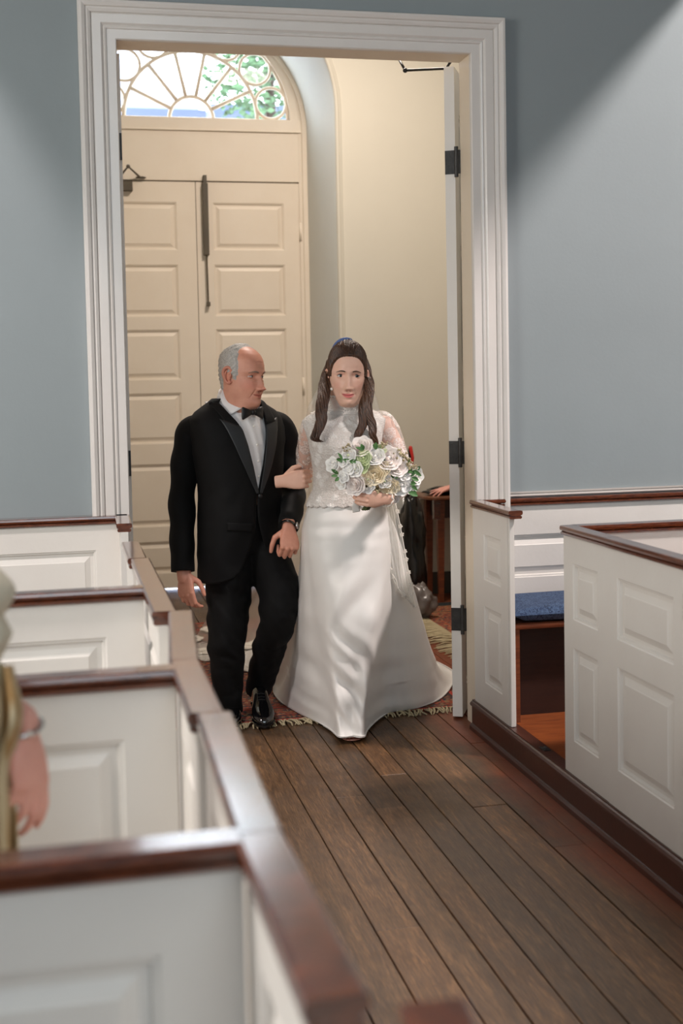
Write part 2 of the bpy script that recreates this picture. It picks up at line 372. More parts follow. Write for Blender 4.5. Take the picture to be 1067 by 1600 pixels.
# door surround with a mitred moulded profile
prof = [(0, 0), (0, .020), (.004, .025), (.040, .025), (.043, .030), (.050, .032), (.054, .028), (.060, .034), (.064, .037), (.098, .037), (.102, .033), (.106, .041), (.116, .045), (.124, .043), (.128, .050), (.140, .055), (.150, .053), (.156, .040), (.156, 0)]
def casing(name, x0, x1, zt, y0, sgn=-1):
    G = []
    for u, v in prof: G.append([(x0-u, y0+sgn*v, 0), (x0-u, y0+sgn*v, zt+u), (x1+u, y0+sgn*v, zt+u), (x1+u, y0+sgn*v, 0)])
    return struct(MB().grid(G), name, 'white_gloss')
casing('trim_door_casing', XL, XR, ZT, -.0005)
b = MB(); b.box(XL-.03, XL, -.001, WT+.001, 0, ZT); b.box(XR, XR+.03, -.001, WT+.001, 0, ZT); b.box(XL-.03, XR+.03, -.001, WT+.001, ZT, ZT+.03)
struct(b, 'trim_door_jamb', 'cream_gloss')
b = MB(); b.box(1.20, 1.36, -.012, 0, 3.26, 3.5); tag(bevel(b.build('wall_plaque', 'bench_dark'), .004), 'small dark plaque on the blue wall above the doorway', 'plaque')

# far wall of the vestibule with the deep arched recess
FX, FZ, RO, RI, YW, YD = 1.015, 3.52, .93, .845, 3.5, 4.22
def arch(R, y, n=48, z0=0.0, x0=FX):
    a = np.linspace(PI, 0, n)
    return [(x0-R, y, z0)]+[(x0+R*math.cos(t), y, FZ+R*math.sin(t)) for t in a]+[(x0+R, y, z0)]
inner = arch(RO, YW); n = len(inner); outer = []
for i, p in enumerate(inner):
    if i == 0: outer.append((-1.0, YW, 0))
    elif i == n-1: outer.append((3.6, YW, 0))
    else:
        t = PI*(i-1)/(n-3); cx, sz = -math.cos(t), math.sin(t)
        k_ = min((2.6/abs(cx)) if abs(cx) > 1e-6 else 99, (1.3/sz) if sz > 1e-6 else 99)
        outer.append((max(-1.0, min(3.6, FX+cx*k_)), YW, FZ+sz*k_))
outer[1] = (-1.0, YW, FZ); outer[-2] = (3.6, YW, FZ)
b = MB().grid([inner, outer]); b.grid([[(p[0], p[1]+.12, p[2]) for p in inner], [(p[0], p[1]+.12, p[2]) for p in outer]])
struct(b, 'wall_vestibule_far', 'cream_plaster')
b = MB().grid([arch(RO, YW), arch(RO-.012, YW+.03), arch(RI+.02, YD-.03), arch(RI+.02, YD)]); o = struct(b, 'trim_arch_reveal', 'daylit_reveal', True)
G = [arch(RO+.0, YW), arch(RO+.0, YW-.018), arch(RO+.012, YW-.026), arch(RO+.026, YW-.018), arch(RO+.03, YW-.008), arch(RO+.042, YW-.012), arch(RO+.05, YW)]
struct(MB().grid(G), 'trim_arch_bead', 'cream_plaster', True)
# door frame inside the arch: jambs, transom panel, fanlight rim
FR = .74; dz0 = 3.117
b = MB()
b.grid([arch(RI+.03, YD), arch(RI-.015, YD), arch(RI-.02, YD+.012), arch(RI-.045, YD+.018)])
b.grid([[(FX+r*math.cos(t), y, FZ+.07+r*math.sin(t)*.98) for t in np.linspace(0, PI, 60)] for r, y in ((RI-.03, YD+.016), (FR+.01, YD+.016), (FR, YD+.02), (FR, YD+.07))])
b.box(FX-RI, FX-.805, YD+.015, YD+.12, 0, 3.9-.3); b.box(FX+.805, FX+RI, YD+.015, YD+.12, 0, 3.9-.3)
b.box(FX-RI, FX+RI, YD+.02, YD+.10, dz0+.004, 3.50); b.box(FX-RI, FX+RI, YD+.012, YD+.10, 3.50, FZ+.072); b.box(FX-RI+.02, FX+RI-.02, YD+.004, YD+.10, 3.494, 3.506)
bevel(struct(b, 'trim_door_frame', 'cream_gloss'), .003)
# fanlight: bars + glass
FC = (FX-.012, FZ+.07)
wf = MB()
def bar(pts, r=.0155): wf.tube([(p[0], YD+.05, p[1]) for p in pts], r, 8)
def circ(cx, cz, R, a0=0, a1=2*PI, n=36): return [(cx+R*math.cos(t), cz+R*math.sin(t)) for t in np.linspace(a0, a1, n)]
bar(circ(FC[0], FC[1], .165, 0, PI)); bar(circ(FC[0], FC[1], .505, 0, PI))
for i in range(1, 7):
    t = PI*i/7; bar([(FC[0]+.165*math.cos(t), FC[1]+.165*math.sin(t)), (FC[0]+.505*math.cos(t), FC[1]+.505*math.sin(t))])
rc = .118
for i in range(7):
    t = math.radians(12)+i*math.radians(156)/6; q = (FC[0]+(.508+rc)*math.cos(t), FC[1]+(.508+rc)*math.sin(t)); bar(circ(*q, rc), .0125)
bar(circ(FC[0], FC[1], FR, 0, PI), .012); bar([(FX-FR, FC[1]+.004), (FX+FR, FC[1]+.004)], .008)
w1 = struct(wf, 'window_1', 'cream_gloss', True)
pts = circ(FX, FC[1], FR-.002, 0, PI, 40); g_ = MB(); g_.add([(p[0], YD+.056, p[1]) for p in pts], [tuple(range(40))]); gl = sub(g_, 'pane', 'glass', w1)
# exterior seen through the fanlight
k = NM('outside_roof', srgb(72, 84, 112), .8); M['roof'] = k.m
k = NM('outside_wall', srgb(142, 148, 168), .8); M['ext_wall'] = k.m
k = NM('leafy', rough=.8); k.col(k.ramp(k.noise(6), [(.3, srgb(50, 84, 52)), (.7, srgb(96, 130, 90))])); M['leafy'] = k.m
def slab(pts, y0, y1):
    b = MB(); n = len(pts); b.add([(x, y0, z) for x, z in pts]+[(x, y1, z) for x, z in pts], [tuple(range(n)), tuple(range(2*n-1, n-1, -1))]+[(i, (i+1) % n, (i+1) % n+n, i+n) for i in range(n)]); return b
q = [at(x_, y_, 14) for x_, y_ in ((312, 172), (262, 118), (150, 20))]
ho = thing('house', 'pale gabled house outside, seen through the fanlight', 'house', (0, 14, 0))
part(slab([(-5, 0), (q[0][0], 0)]+[(p[0], p[2]) for p in q]+[(-5, q[2][2])], 14, 16), 'wall', 'ext_wall', ho)
zb = at(300, 181, 13.9)[2]; part(MB().box(-5, at(320, 181, 13.9)[0], 13.7, 13.98, zb-.05, zb+.05), 'gutter', 'roof', ho)
x0_, x1_, zt_ = at(336, 168, 17)[0], 9.0, at(336, 166, 17)[2]
h2_ = thing('house', 'low grey-roofed building outside, lower right through the fanlight', 'house', (5, 17, 0))
part(MB().box(x0_, x1_, 17, 19, 0, zt_-.35), 'wall', 'ext_wall', h2_); part(MB().box(x0_-.1, x1_+.1, 16.8, 19.2, zt_-.35, zt_), 'roof', 'roof', h2_)
tcn = at(420, 108, 12); tx, ty, tz = tcn
tr = thing('tree', 'green leafy tree outside, right side of the fanlight', 'tree', (tx, ty, 0))
b = MB(); b.tube([(tx, ty, 0), (tx+.05, ty, 3), (tx, ty, tz)], [.2, .16, .06], 10); part(b, 'trunk', 'bench_dark', tr, True)
b = MB(); r2 = random.Random(3)
for i in range(1500):
    a, e_, rr = r2.random()*2*PI, r2.uniform(-1, 1), .95*r2.random()**.40
    c0 = Vector((tx+rr*math.cos(a)*math.sqrt(1-e_*e_), ty+rr*math.sin(a)*math.sqrt(1-e_*e_), tz+rr*e_)); q = Matrix.Rotation(r2.random()*6, 3, 'Z') @ Matrix.Rotation(r2.random()*3, 3, 'X')
    b.add([c0+q @ Vector(p) for p in ((-.06, 0, 0), (0, .04, .02), (.07, 0, 0), (0, -.04, .02))], [(0, 1, 2, 3)])
part(b, 'foliage', 'leafy', tr)

# ------------------------------------------------------------------ panelled boards
def board_mesh(L, z0, z1, th, holes, back=True, holes2=None):
    """panelled board in local (u, v, z): front face at v = 0 looking to -v, thickness th; holes = (u0, u1, za, zb)"""
    b = MB()
    def face(v0, s, hs):
        us = sorted({0, L, *[h[0] for h in hs], *[h[1] for h in hs]}); zs = sorted({z0, z1, *[h[2] for h in hs], *[h[3] for h in hs]})
        for a, c in zip(us[:-1], us[1:]):
            for d, e in zip(zs[:-1], zs[1:]):
                if any(h[0]-1e-6 <= a and c <= h[1]+1e-6 and h[2]-1e-6 <= d and e <= h[3]+1e-6 for h in hs): continue
                b.add([(a, v0, d), (c, v0, d), (c, v0, e), (a, v0, e)], [(0, 1, 2, 3) if s > 0 else (3, 2, 1, 0)])
        for h in hs:
            R = []
            for ins, dp in ((0, 0), (.003, .004), (.009, .005), (.013, .014), (.026, .014), (.046, .006), (.049, .0035)):
                R.append([(h[0]+ins, v0+s*dp, h[2]+ins), (h[1]-ins, v0+s*dp, h[2]+ins), (h[1]-ins, v0+s*dp, h[3]-ins), (h[0]+ins, v0+s*dp, h[3]-ins)])
            n0 = len(b.v); b.grid(R, closed_u=True); n1 = len(b.v); b.f.append((n1-4, n1-3, n1-2, n1-1))
    face(0, 1, holes); face(th, -1, (holes2 if holes2 is not None else holes) if back else [])
    for q in (((0, 0, z0), (0, th, z0), (0, th, z1), (0, 0, z1)), ((L, 0, z0), (L, 0, z1), (L, th, z1), (L, th, z0)), ((0, 0, z1), (0, th, z1), (L, th, z1), (L, 0, z1)), ((0, 0, z0), (L, 0, z0), (L, th, z0), (0, th, z0))):
        b.add(q, [(0, 1, 2, 3)])
    return b
def xf(b, p0, p1):
    """place a local board from p0 to p1 (xy); its front face lies right of the travel direction"""
    d = np.array([p1[0]-p0[0], p1[1]-p0[1]]); d /= np.linalg.norm(d); nrm = np.array([-d[1], d[0]])
    b.v = [(p0[0]+d[0]*u+nrm[0]*v, p0[1]+d[1]*u+nrm[1]*v, z) for u, v, z in b.v]; return b
def rail_mesh(L, z, v0, w=.046, h=.034):
    pr = [(v0, z), (v0-.004, z+.004), (v0-.004, z+.010), (v0+.002, z+.013), (v0-.006, z+.017), (v0-.008, z+.024), (v0-.006, z+h-.002), (v0-.002, z+h), (v0+w+.0, z+h), (v0+w+.006, z+h-.002), (v0+w+.008, z+.024), (v0+w+.006, z+.017), (v0+w-.002, z+.013), (v0+w+.004, z+.010), (v0+w+.004, z+.004), (v0+w, z)]
    b = MB(); b.loft([[(u, p[0], p[1]) for p in pr] for u in (0, L)]); return b
def dist(p, q): return math.hypot(q[0]-p[0], q[1]-p[1])
ZB = 1.008
def panelling(name, label, cat, p0, p1, holes, z0=0.0, th=.03, rail=True, group=None, railo=(0, 0), holes2=None):
    L = dist(p0, p1); t = thing(name, label, cat, (*p0, 0), 0, group)
    part(xf(board_mesh(L, z0, ZB, th, holes, holes2=holes2), p0, p1), 'panel', 'pew_white', t)
    if rail:
        rb = rail_mesh(L+railo[0]+railo[1], ZB, -.008); rb.v = [(u-railo[0], v_, z) for u, v_, z in rb.v]
        part(xf(rb, p0, p1), 'rail', 'rail_wood', t)
    return t
def hls(L, m=.1, cols=1, gap=.10, lo=.265):
    w = (L-2*m-gap*(cols-1))/cols
    return [(m+i*(w+gap), m+i*(w+gap)+w, a, c) for i in range(cols) for a, c in ((lo, .61), (.705, .915))]
# left partitions run along x from -1.6 to .2, seen from the camera side
big = [(.1, .88, .30, .912), (.98, 1.71, .30, .912)]
panelling('pew_partition', 'white pew partition directly under the farthest long wooden cross rail on the left', 'pew partition', (-1.62, -1.99), (.190, -1.975), big)
panelling('pew_partition', 'white pew partition behind the cream-dressed guest\'s hand, second long cross rail on the left', 'pew partition', (-1.62, -2.985), (.190, -2.965), big)
panelling('pew_partition', 'nearest blurred white pew partition in front of the guest, lower left corner', 'pew partition', (-1.62, -3.90), (.190, -3.885), big)
# left aisle fronts (travel from camera towards the wall so that the panel face looks to the aisle: run -y)
def lfront(name, label, cat, y0, y1, x0=.232, x1=.232, rail=True):
    L = dist((x0, y0), (x1, y1)); return panelling(name, label, cat, (x0, y1), (x1, y0), hls(L, .085), z0=.135, rail=rail) if False else panelling(name, label, cat, (x1, y1), (x0, y0), hls(L, .085), z0=.0)
lfront('pew_return', 'short white pew return at the left foot of the doorway', 'pew panel', -.03, -.39, .235, .228)
dl = lfront('pew_door', 'farthest low pew door on the left of the aisle, with a latch', 'pew door', -.975, -1.40, .222, .222)
lfront('pew_enclosure', 'white pew front on the left at the end of the farthest cross rail', 'pew panel', -1.41, -2.355, .230, .232)
lfront('pew_door', 'low pew door on the left standing ajar into the aisle beside the guest\'s pew', 'pew door', -2.36, -2.89, .270, .228)
lfront('pew_enclosure', 'white pew front on the left beside the second cross rail', 'pew panel', -2.892, -3.30, .228, .226)
lfront('pew_door', 'low pew door on the left whose bluish rail reflects the window', 'pew door', -3.305, -3.865, .238, .228)
lfront('pew_enclosure', 'nearest white pew front on the left, its blurred rail ending low in the frame', 'pew panel', -3.868, -4.285, .226, .232)
lfront('pew_door', 'nearest low pew door, only its rail end showing at the bottom edge', 'pew door', -4.315, -4.85, .312, .262)
b = MB(); b.tube([(.205, -1.39, .93), (.19, -1.39, .93), (.186, -1.40, .93)], .006, 8); b.ball((.184, -1.40, .93), .011); b.box(.205, .215, -1.42, -1.36, .90, .95); sub(b, 'latch', 'black_iron', dl.children[0], True)
# wainscot and cap rails on the partition wall
def wains(name, x0, x1, holes, yy=-.032):
    b = xf(board_mesh(x1-x0, 0, ZB, -yy-.002, holes, back=False), (x0, yy), (x1, yy)); struct(b, name, 'pew_white')
    r = rail_mesh(x1-x0, ZB, -.012, -yy+.009); struct(xf(r, (x0, yy), (x1, yy)), name+'_rail', 'rail_wood')
wains('trim_wainscot_left', -3.0, .24, [(1.0, 1.95, .45, .90), (2.15, 3.11, .45, .90)], -.066)
wains('trim_wainscot_right', 1.79, 6.0, [(.10, 1.45, .681, .876), (.10, 1.45, .2, .60), (1.6, 3.0, .681, .876)])
struct(xf(rail_mesh(4.06, 1.046, .004, .012, .018), (1.94, -.012), (6.0, -.012)), 'trim_dado_cap', 'white_gloss')
# right side of the aisle: plinth, fronts and doors (faces look to -x)
pl = [(1.754, 0), (1.744, .0), (1.744, .018), (1.750, .026), (1.756, .028), (1.756, .106), (1.748, .110), (1.746, .118), (1.752, .126), (1.758, .130), (1.758, .135), (1.81, .135), (1.81, 0)]
struct(MB().loft([[(x, y, z) for x, z in pl] for y in (-.008, -6.0)]), 'trim_plinth_right', 'plinth_brown')
struct(MB().box(1.79, 3.3, -6.0, -.04, .0, .128), 'floor_pew_right', 'pew_floor')
def rfront(name, label, cat, y0, y1, holes=None, x0=1.765, x1=1.765, rail=True, railo=(0, 0)):
    L = dist((x0, y0), (x1, y1)); return panelling(name, label, cat, (x0, y0), (x1, y1), holes or hls(L, .09), z0=.136, railo=railo, holes2=holes)
rfront('pew_return', 'narrow white pew return at the right foot of the doorway', 'pew panel', -.03, -.475, [(.14, .36, .248, .59), (.14, .36, .705, .905)], railo=(0, .06))
b = MB(); b.box(1.766, 1.787, -.495, -.476, .136, ZB); bevel(struct(b, 'trim_return_post', 'pew_white'), .003)
rfront('pew_enclosure', 'narrow white pew front right of the dark bench opening', 'pew panel', -1.07, -1.45, [(.082, .295, .262, .605), (.082, .295, .708, .912)])
pd = rfront('pew_door', 'wide white panelled pew door at the right edge of the frame', 'pew door', -1.453, -2.015, [(.072, .465, .268, .618), (.072, .465, .71, .916)], 1.763, 1.763)
b = MB()
for z_ in (.37, .86): b.tube([(1.757, -2.014, z_), (1.757, -2.014, z_+.085)], .006, 10); b.box(1.756, 1.763, -2.012, -1.99, z_+.005, z_+.08)
sub(b, 'hinge', 'white_gloss', pd.children[0], True)
rfront('pew_enclosure', 'white pew front at the far right edge beyond the door hinge', 'pew panel', -2.02, -2.9)
t = panelling('pew_partition', 'white pew partition behind the panelled fronts on the right', 'pew partition', (1.80, -1.10), (3.2, -1.10), [(.1, 1.3, .3, .905)], z0=.13)
# bench with its blue cushion
t = thing('pew_bench', 'brown wooden pew bench under the wainscot right of the doorway', 'bench', (2.4, -.25, .128))
b = MB(); b.box(1.80, 3.2, -.42, -.034, .525, .552); part(b, 'seat', 'bench_wood', t); bevel(t.children[-1], .010, 3)
b = MB(); b.box(1.803, 1.84, -.405, -.37, .128, .525); part(b, 'leg', 'bench_wood', t); bevel(t.children[-1], .006)
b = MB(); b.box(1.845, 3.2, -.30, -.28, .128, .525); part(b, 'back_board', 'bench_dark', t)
def pillow(x0, x1, y0, y1, z0, z1, n=24):
    G = []
    b = MB()
    for s in (1, -1):
        g = [[(x0+(x1-x0)*i/n, y0+(y1-y0)*j/n, (z0+z1)/2+s*(z1-z0)/2*(.62+.38*(1-abs(2*i/n-1)**6)*(1-abs(2*j/n-1)**6))*(0 if i in (0, n) or j in (0, n) else 1)) for i in range(n+1)] for j in range(n+1)]
        b.grid(g if s > 0 else [r[::-1] for r in g])
    return b
b = pillow(1.802, 3.15, -.44, -.05, .553, .625)
tag(b.build('seat_cushion', 'cushion', None, True), 'blue woven cushion on the pew bench right of the doorway', 'cushion')
# latch plate on the sill
b = MB(); b.box(1.772, 1.80, -.84, -.79, .1355, .139); b.ball((1.785, -.815, .139), .007, 10, 6); tag(b.build('latch_plate', 'black_iron', None), 'small dark latch plate on the sill of the open pew on the right', 'latch plate')
# ------------------------------------------------------------------ exterior double doors (closed)
def ext_door(n, x0, x1, mir):
    L = x1-x0; hs = [(.15, L-.15, a, c) for a, c in ((.06+.07, .40), (.615-.06, .985), (1.10, 1.535), (1.62, 2.00), (2.105, 2.495), (2.61, 2.965))] if False else [(.125, L-.145 if not mir else L-.125, a, c) for a, c in ((.14, .385), (.50, .98), (1.135, 1.52), (1.62, 2.0), (2.1, 2.49), (2.60, 2.96))]
    b = board_mesh(L, .022, dz0-.004, .045, hs); b.v = [(x0+u, YD+.03+v_, z) for u, v_, z in b.v]; return struct(b, n, 'cream_gloss')
d1 = ext_door('door_1', .215, 1.0165, False); d2 = ext_door('door_2', 1.0215, 1.82, True)
b = MB()
for z_ in (2.74, 1.55, .4): b.tube([(1.822, YD+.024, z_-.07), (1.822, YD+.024, z_+.07)], .012, 10)
sub(b, 'door_hinge', 'cream_gloss', d2, True)
b = MB(); b.box(1.068, 1.108, YD-.02, YD+.03, 2.56, 3.10); b.tube([(1.088, YD+.0, 2.56), (1.092, YD+.0, 2.20)], .007, 8); b.box(1.080, 1.106, YD-.02, YD+.03, 2.175, 2.205); b.box(1.075, 1.101, YD-.015, YD+.02, 3.10, 3.16)
bo = sub(b, 'door_bolt', 'brass_dark', d2); bevel(bo, .002)
b = MB(); b.box(.40, .545, YD-.03, YD+.03, 3.035, 3.105); b.tube([(.44, YD-.02, 3.12), (.51, YD-.15, 3.19), (.60, YD-.0, 3.14)], .009, 8); b.ball((.61, YD+.0, 3.135), (.04, .015, .009)); b.ball((.51, YD-.15, 3.19), .015)
bo = sub(b, 'door_closer', 'brass_dark', d1); bevel(bo, .003)
struct(MB().box(1.0, 1.04, YD+.078, YD+.10, .03, dz0).box(.215, 1.82, YD+.078, YD+.11, dz0-.03, dz0+.02), 'trim_gap_backing', 'dark_wall')  # dark strips added behind the door gaps to block outside light
# interior leaves, swung back into the vestibule
def leaf(name, hx, hy, ang, sgn):
    """hinge edge at (hx,hy); ang from +y, sgn +1 opens to the right"""
    L, th = .745, .046; d = (math.sin(ang)*sgn, math.cos(ang)); p0 = (hx, hy); p1 = (hx+d[0]*L, hy+d[1]*L)
    hs = [(.12, L-.12, a, c) for a, c in ((.14, .7), (.82, 1.5), (1.62, 2.2), (2.32, 2.8))]
    b = xf(board_mesh(L, .012, ZT-.012, th, hs), p0, p1) if sgn > 0 else xf(board_mesh(L, .012, ZT-.012, th, hs), p1, p0)
    return struct(b, name, 'pew_white'), d
lr, dr = leaf('door_3', 1.764, .155, math.radians(27), 1)
q0 = np.array([1.764, .155]); nn_ = np.array([-dr[1], dr[0]])
for zc in (2.565, 1.245, .47):
    b = MB(); p = q0+nn_*.0+np.array([dr[0], dr[1]])*-.004
    a, c_ = p, p+nn_*.046
    b.add([(a[0], a[1], zc-.053), (c_[0], c_[1], zc-.053), (c_[0], c_[1], zc+.053), (a[0], a[1], zc+.053)]+[(v_[0]+dr[0]*.0045, v_[1]+dr[1]*.0045, z) for v_, z in ((a, zc-.053), (c_, zc-.053), (c_, zc+.053), (a, zc+.053))], [(0, 1, 2, 3), (7, 6, 5, 4), (0, 4, 5, 1), (3, 2, 6, 7)])
    b.tube([(a[0]+.004, a[1]-.008, zc-.068), (a[0]+.004, a[1]-.008, zc+.068)], .0095, 10); b.box(a[0]+.004, XR+.001, a[1]-.014, a[1]-.006, zc-.053, zc+.053)
    sub(b, 'door_hinge', 'black_iron', lr)
b = MB(); a = at(697, 107, .45); p_ = at(633, 110, .62); c_ = at(623, 92, .9)
b.tube([(1.80, .30, a[2]), a, p_], .0065, 8); b.tube([p_, c_, c_+(c_-p_)*.4], .0065, 8); b.ball(p_, .012)
sub(b, 'door_closer', 'black_iron', lr, True)
ll, dl_ = leaf('door_4', .228, .155, math.radians(-1.5), -1)
for zc in (2.60, 1.245):
    b = MB(); b.box(.2555, .272, .128, .150, zc-.055, zc+.055); sub(b, 'door_hinge', 'black_iron', ll)
# baseboard in the vestibule
b = MB(); b.box(FX+RO+.05, 3.6, YW-.02, YW, 0, .16); struct(b, 'baseboard_far', 'dark_wall')
# rugs
def fringe_mb(x0, x1, y, l, sg, z=.006, n=170, seed=1):
    b = MB(); r = random.Random(seed)
    for i in range(n):
        x = x0+(x1-x0)*i/(n-1); dx = r.uniform(-.04, .04); ll_ = l*r.uniform(.7, 1.15)
        b.tube([(x, y, z), (x+dx*.3, y+sg*ll_*.4, z+r.uniform(.003, .012)), (x+dx*.7, y+sg*ll_*.75, z+r.uniform(.001, .01)), (x+dx+r.uniform(-.01, .01), y+sg*ll_, .004)], [.0042, .0048, .0045, .003], 5)
    return b
t = thing('runner_rug', 'patterned red oriental rug in the doorway under the couple', 'rug', (1.0, 1.60, 0))
o = part(MB().box(1.0-.86, 1.0+.86, .35, 2.85, 0.001, .009), 'pile', 'runner_rug', t); o.data.transform(Matrix.Translation((-1.0, -1.60, 0))); o.matrix_parent_inverse = Matrix()
part(fringe_mb(.14, 1.86, .352, .085, -1), 'fringe', 'fringe', t)['kind'] = 'stuff'
t = thing('far_rug', 'orange-brown oriental rug with a dark border behind the train, beside the table leg', 'rug', (2.95, 2.15, 0))
o = part(MB().box(2.30, 3.55, 1.2, 3.06, .001, .010), 'pile', 'far_rug', t); o.data.transform(Matrix.Translation((-2.95, -2.15, 0)) ); o.data.transform(Matrix.Rotation(-PI/2, 4, 'Z')); o.matrix_parent_inverse = Matrix(); o.rotation_euler = (0, 0, PI/2)
fb_ = fringe_mb(1.2, 3.06, 0, .20, -1, n=150, seed=5); fb_.v = [(2.302+v_[1], v_[0], v_[2]) for v_ in fb_.v]
part(fb_, 'fringe', 'fringe', t)['kind'] = 'stuff'
# side table, drop-leaf with a rounded corner
t = thing('side_table', 'dark wooden side table against the far wall behind the bouquet', 'table', (3.0, 3.3, 0))
def rr(x0, x1, y0, y1, r, z, n=6):
    P = []
    for cx, cy, a0 in ((x1-r, y1-r, 0), (x0+r, y1-r, PI/2), (x0+r, y0+r, PI), (x1-r, y0+r, 1.5*PI)):
        P += [(cx+r*math.cos(a0+PI/2*i/n), cy+r*math.sin(a0+PI/2*i/n), z) for i in range(n+1)]
    return P
part(MB().loft([rr(2.45, 3.5, 3.03, 3.47, .10, .738), rr(2.44, 3.51, 3.02, 3.48, .10, .745), rr(2.44, 3.51, 3.02, 3.48, .10, .758), rr(2.445, 3.505, 3.025, 3.475, .10, .762)]), 'tabletop', 'table_wood', t)
part(MB().box(2.58, 3.45, 3.12, 3.14, .60, .738).box(2.58, 3.45, 3.42, 3.44, .60, .738).box(2.58, 2.60, 3.12, 3.44, .60, .738), 'apron', 'bench_dark', t)
part(MB().box(2.515, 2.56, 3.08, 3.12, .60, .738), 'leaf_support', 'rail_wood', t)
for lx, ly in ((2.575, 3.135), (3.42, 3.135), (2.575, 3.42), (3.42, 3.42)):
    part(MB().loft([[(lx+s1*w_, ly+s2*w_, z) for s1, s2 in ((-1, -1), (1, -1), (1, 1), (-1, 1))] for z, w_ in ((0.0, .016), (.45, .024), (.738, .028))]), 'leg', 'bench_wood', t)
b = MB()
def blob(c, r, seed, amp=.25, seg=40, rg=28, fl=None):
    b = MB(); b.ball((0, 0, 0), 1, seg, rg); V = []
    for p in b.v:
        q = Vector(p); n_ = 1+amp*noise.noise(q*1.7+Vector((seed, 0, 0)))+amp*.5*noise.noise(q*4+Vector((0, seed, 0)))+amp*.25*abs(noise.noise(q*9))
        V.append((c[0]+q.x*r[0]*n_, c[1]+q.y*r[1]*n_, max(c[2]+q.z*r[2]*n_, (fl if fl is not None else -9))))
    b.v = V; return b
q = at(641, 800, 2.82); tag(blob((q[0], 2.82, .42), (.10, .12, .40), 3, .3, fl=.012).build('rubbish_sack', 'plastic_black', None, True), 'tall glossy black sack standing left of the side table', 'sack')
q = at(655, 930, 2.58); tag(blob((q[0], 2.58, .10), (.10, .09, .12), 8, .4, fl=.012).build('plastic_bag', 'plastic_grey', None, True), 'crumpled grey plastic bag on the floor beside the table leg', 'bag')
b = blob((2.66, 3.22, .785), (.16, .10, .03), 5, .3, fl=.763); tag(b.build('wrapped_tray', 'plastic_black', None, True), 'low black tray wrapped in plastic lying on the side table', 'tray')
q = at(641, 702, 3.35); q2 = at(641, 728, 3.35); q3 = at(640, 800, 3.36)
t = thing('tool', 'red and black handled tool sticking up behind the bouquet', 'tool', (q3[0], q3[1], 0))
part(MB().tube([q2, q2*.5+q*.5+np.array([.006, 0, 0]), q], [.020, .022, .017], 10, round_=True), 'grip', 'plastic_black', t, True)
part(MB().tube([q2+np.array([.004, -.012, -.02]), q2*.5+q*.5+np.array([.012, -.017, 0]), q+np.array([.0, -.008, .012])], [.012, .012, .014], 10, round_=True), 'grip_inlay', 'red', t, True)
part(MB().tube([q2, q3, (q3[0], q3[1], .012)], [.012, .010, .010], 8), 'shaft', 'black_iron', t, True)
b = MB(); b.loft([[(q3[0]-.06+r_*math.cos(a), 3.30+r_*math.sin(a), z) for a in np.linspace(0, 2*PI, 20, endpoint=False)] for z, r_ in ((.012, .035), (.3, .045), (.78, .06))]); 
tag(b.build('plastic_roll', 'plastic_clear', None, True), 'upright milky plastic roll behind the veil, left of the black sack', 'roll')

# ================================================================== PEOPLE
def interp(tab, z):
    t = np.array(tab); return [np.interp(z, t[:, 0], t[:, i]) for i in range(1, t.shape[1])]
# z, half width, front y, back y, taper
HEAD_F = [(-.175, .050, -.012, .062, 0), (-.150, .049, -.016, .060, 0), (-.128, .048, -.026, .058, .05), (-.119, .050, -.050, .056, .25), (-.113, .053, -.078, .055, .52), (-.104, .0580, -.0885, .058, .54),
          (-.09, .0625, -.0895, .062, .42), (-.07, .0670, -.0885, .070, .26), (-.045, .068, -.0905, .078, .17), (-.02, .0705, -.0905, .086, .10), (0, .0715, -.0890, .091, .07), (.02, .072, -.0925, .094, .05),
          (.045, .0715, -.0925, .097, .03), (.07, .0675, -.086, .096, .02), (.09, .0595, -.073, .088, 0), (.107, .0455, -.053, .070, 0), (.119, .029, -.028, .044, 0), (.125, .015, -.008, .020, 0), (.127, .002, .003, .008, 0)]
HEAD_M = [(-.18, .064, -.030, .070, 0), (-.155, .063, -.036, .068, 0), (-.138, .062, -.052, .066, .08), (-.126, .061, -.072, .066, .22), (-.117, .062, -.086, .066, .38), (-.105, .064, -.0925, .066, .42),
          (-.09, .0665, -.0925, .068, .35), (-.07, .0695, -.0925, .072, .24), (-.045, .0715, -.0935, .080, .14), (-.02, .073, -.0925, .088, .09), (0, .0735, -.0905, .094, .06), (.02, .074, -.096, .097, .05),
          (.045, .0745, -.0935, .099, .03), (.07, .073, -.084, .098, .02), (.09, .067, -.069, .090, 0), (.107, .054, -.048, .072, 0), (.119, .035, -.024, .046, 0), (.125, .015, -.006, .022, 0), (.127, .002, .003, .008, 0)]
def gs(x, z, cx, cz, sx, sz): return np.exp(-.5*((x-cx)/sx)**2-.5*((z-cz)/sz)**2)
def sstep(a, b, x): t = np.clip((x-a)/(b-a), 0, 1); return t*t*(3-2*t)
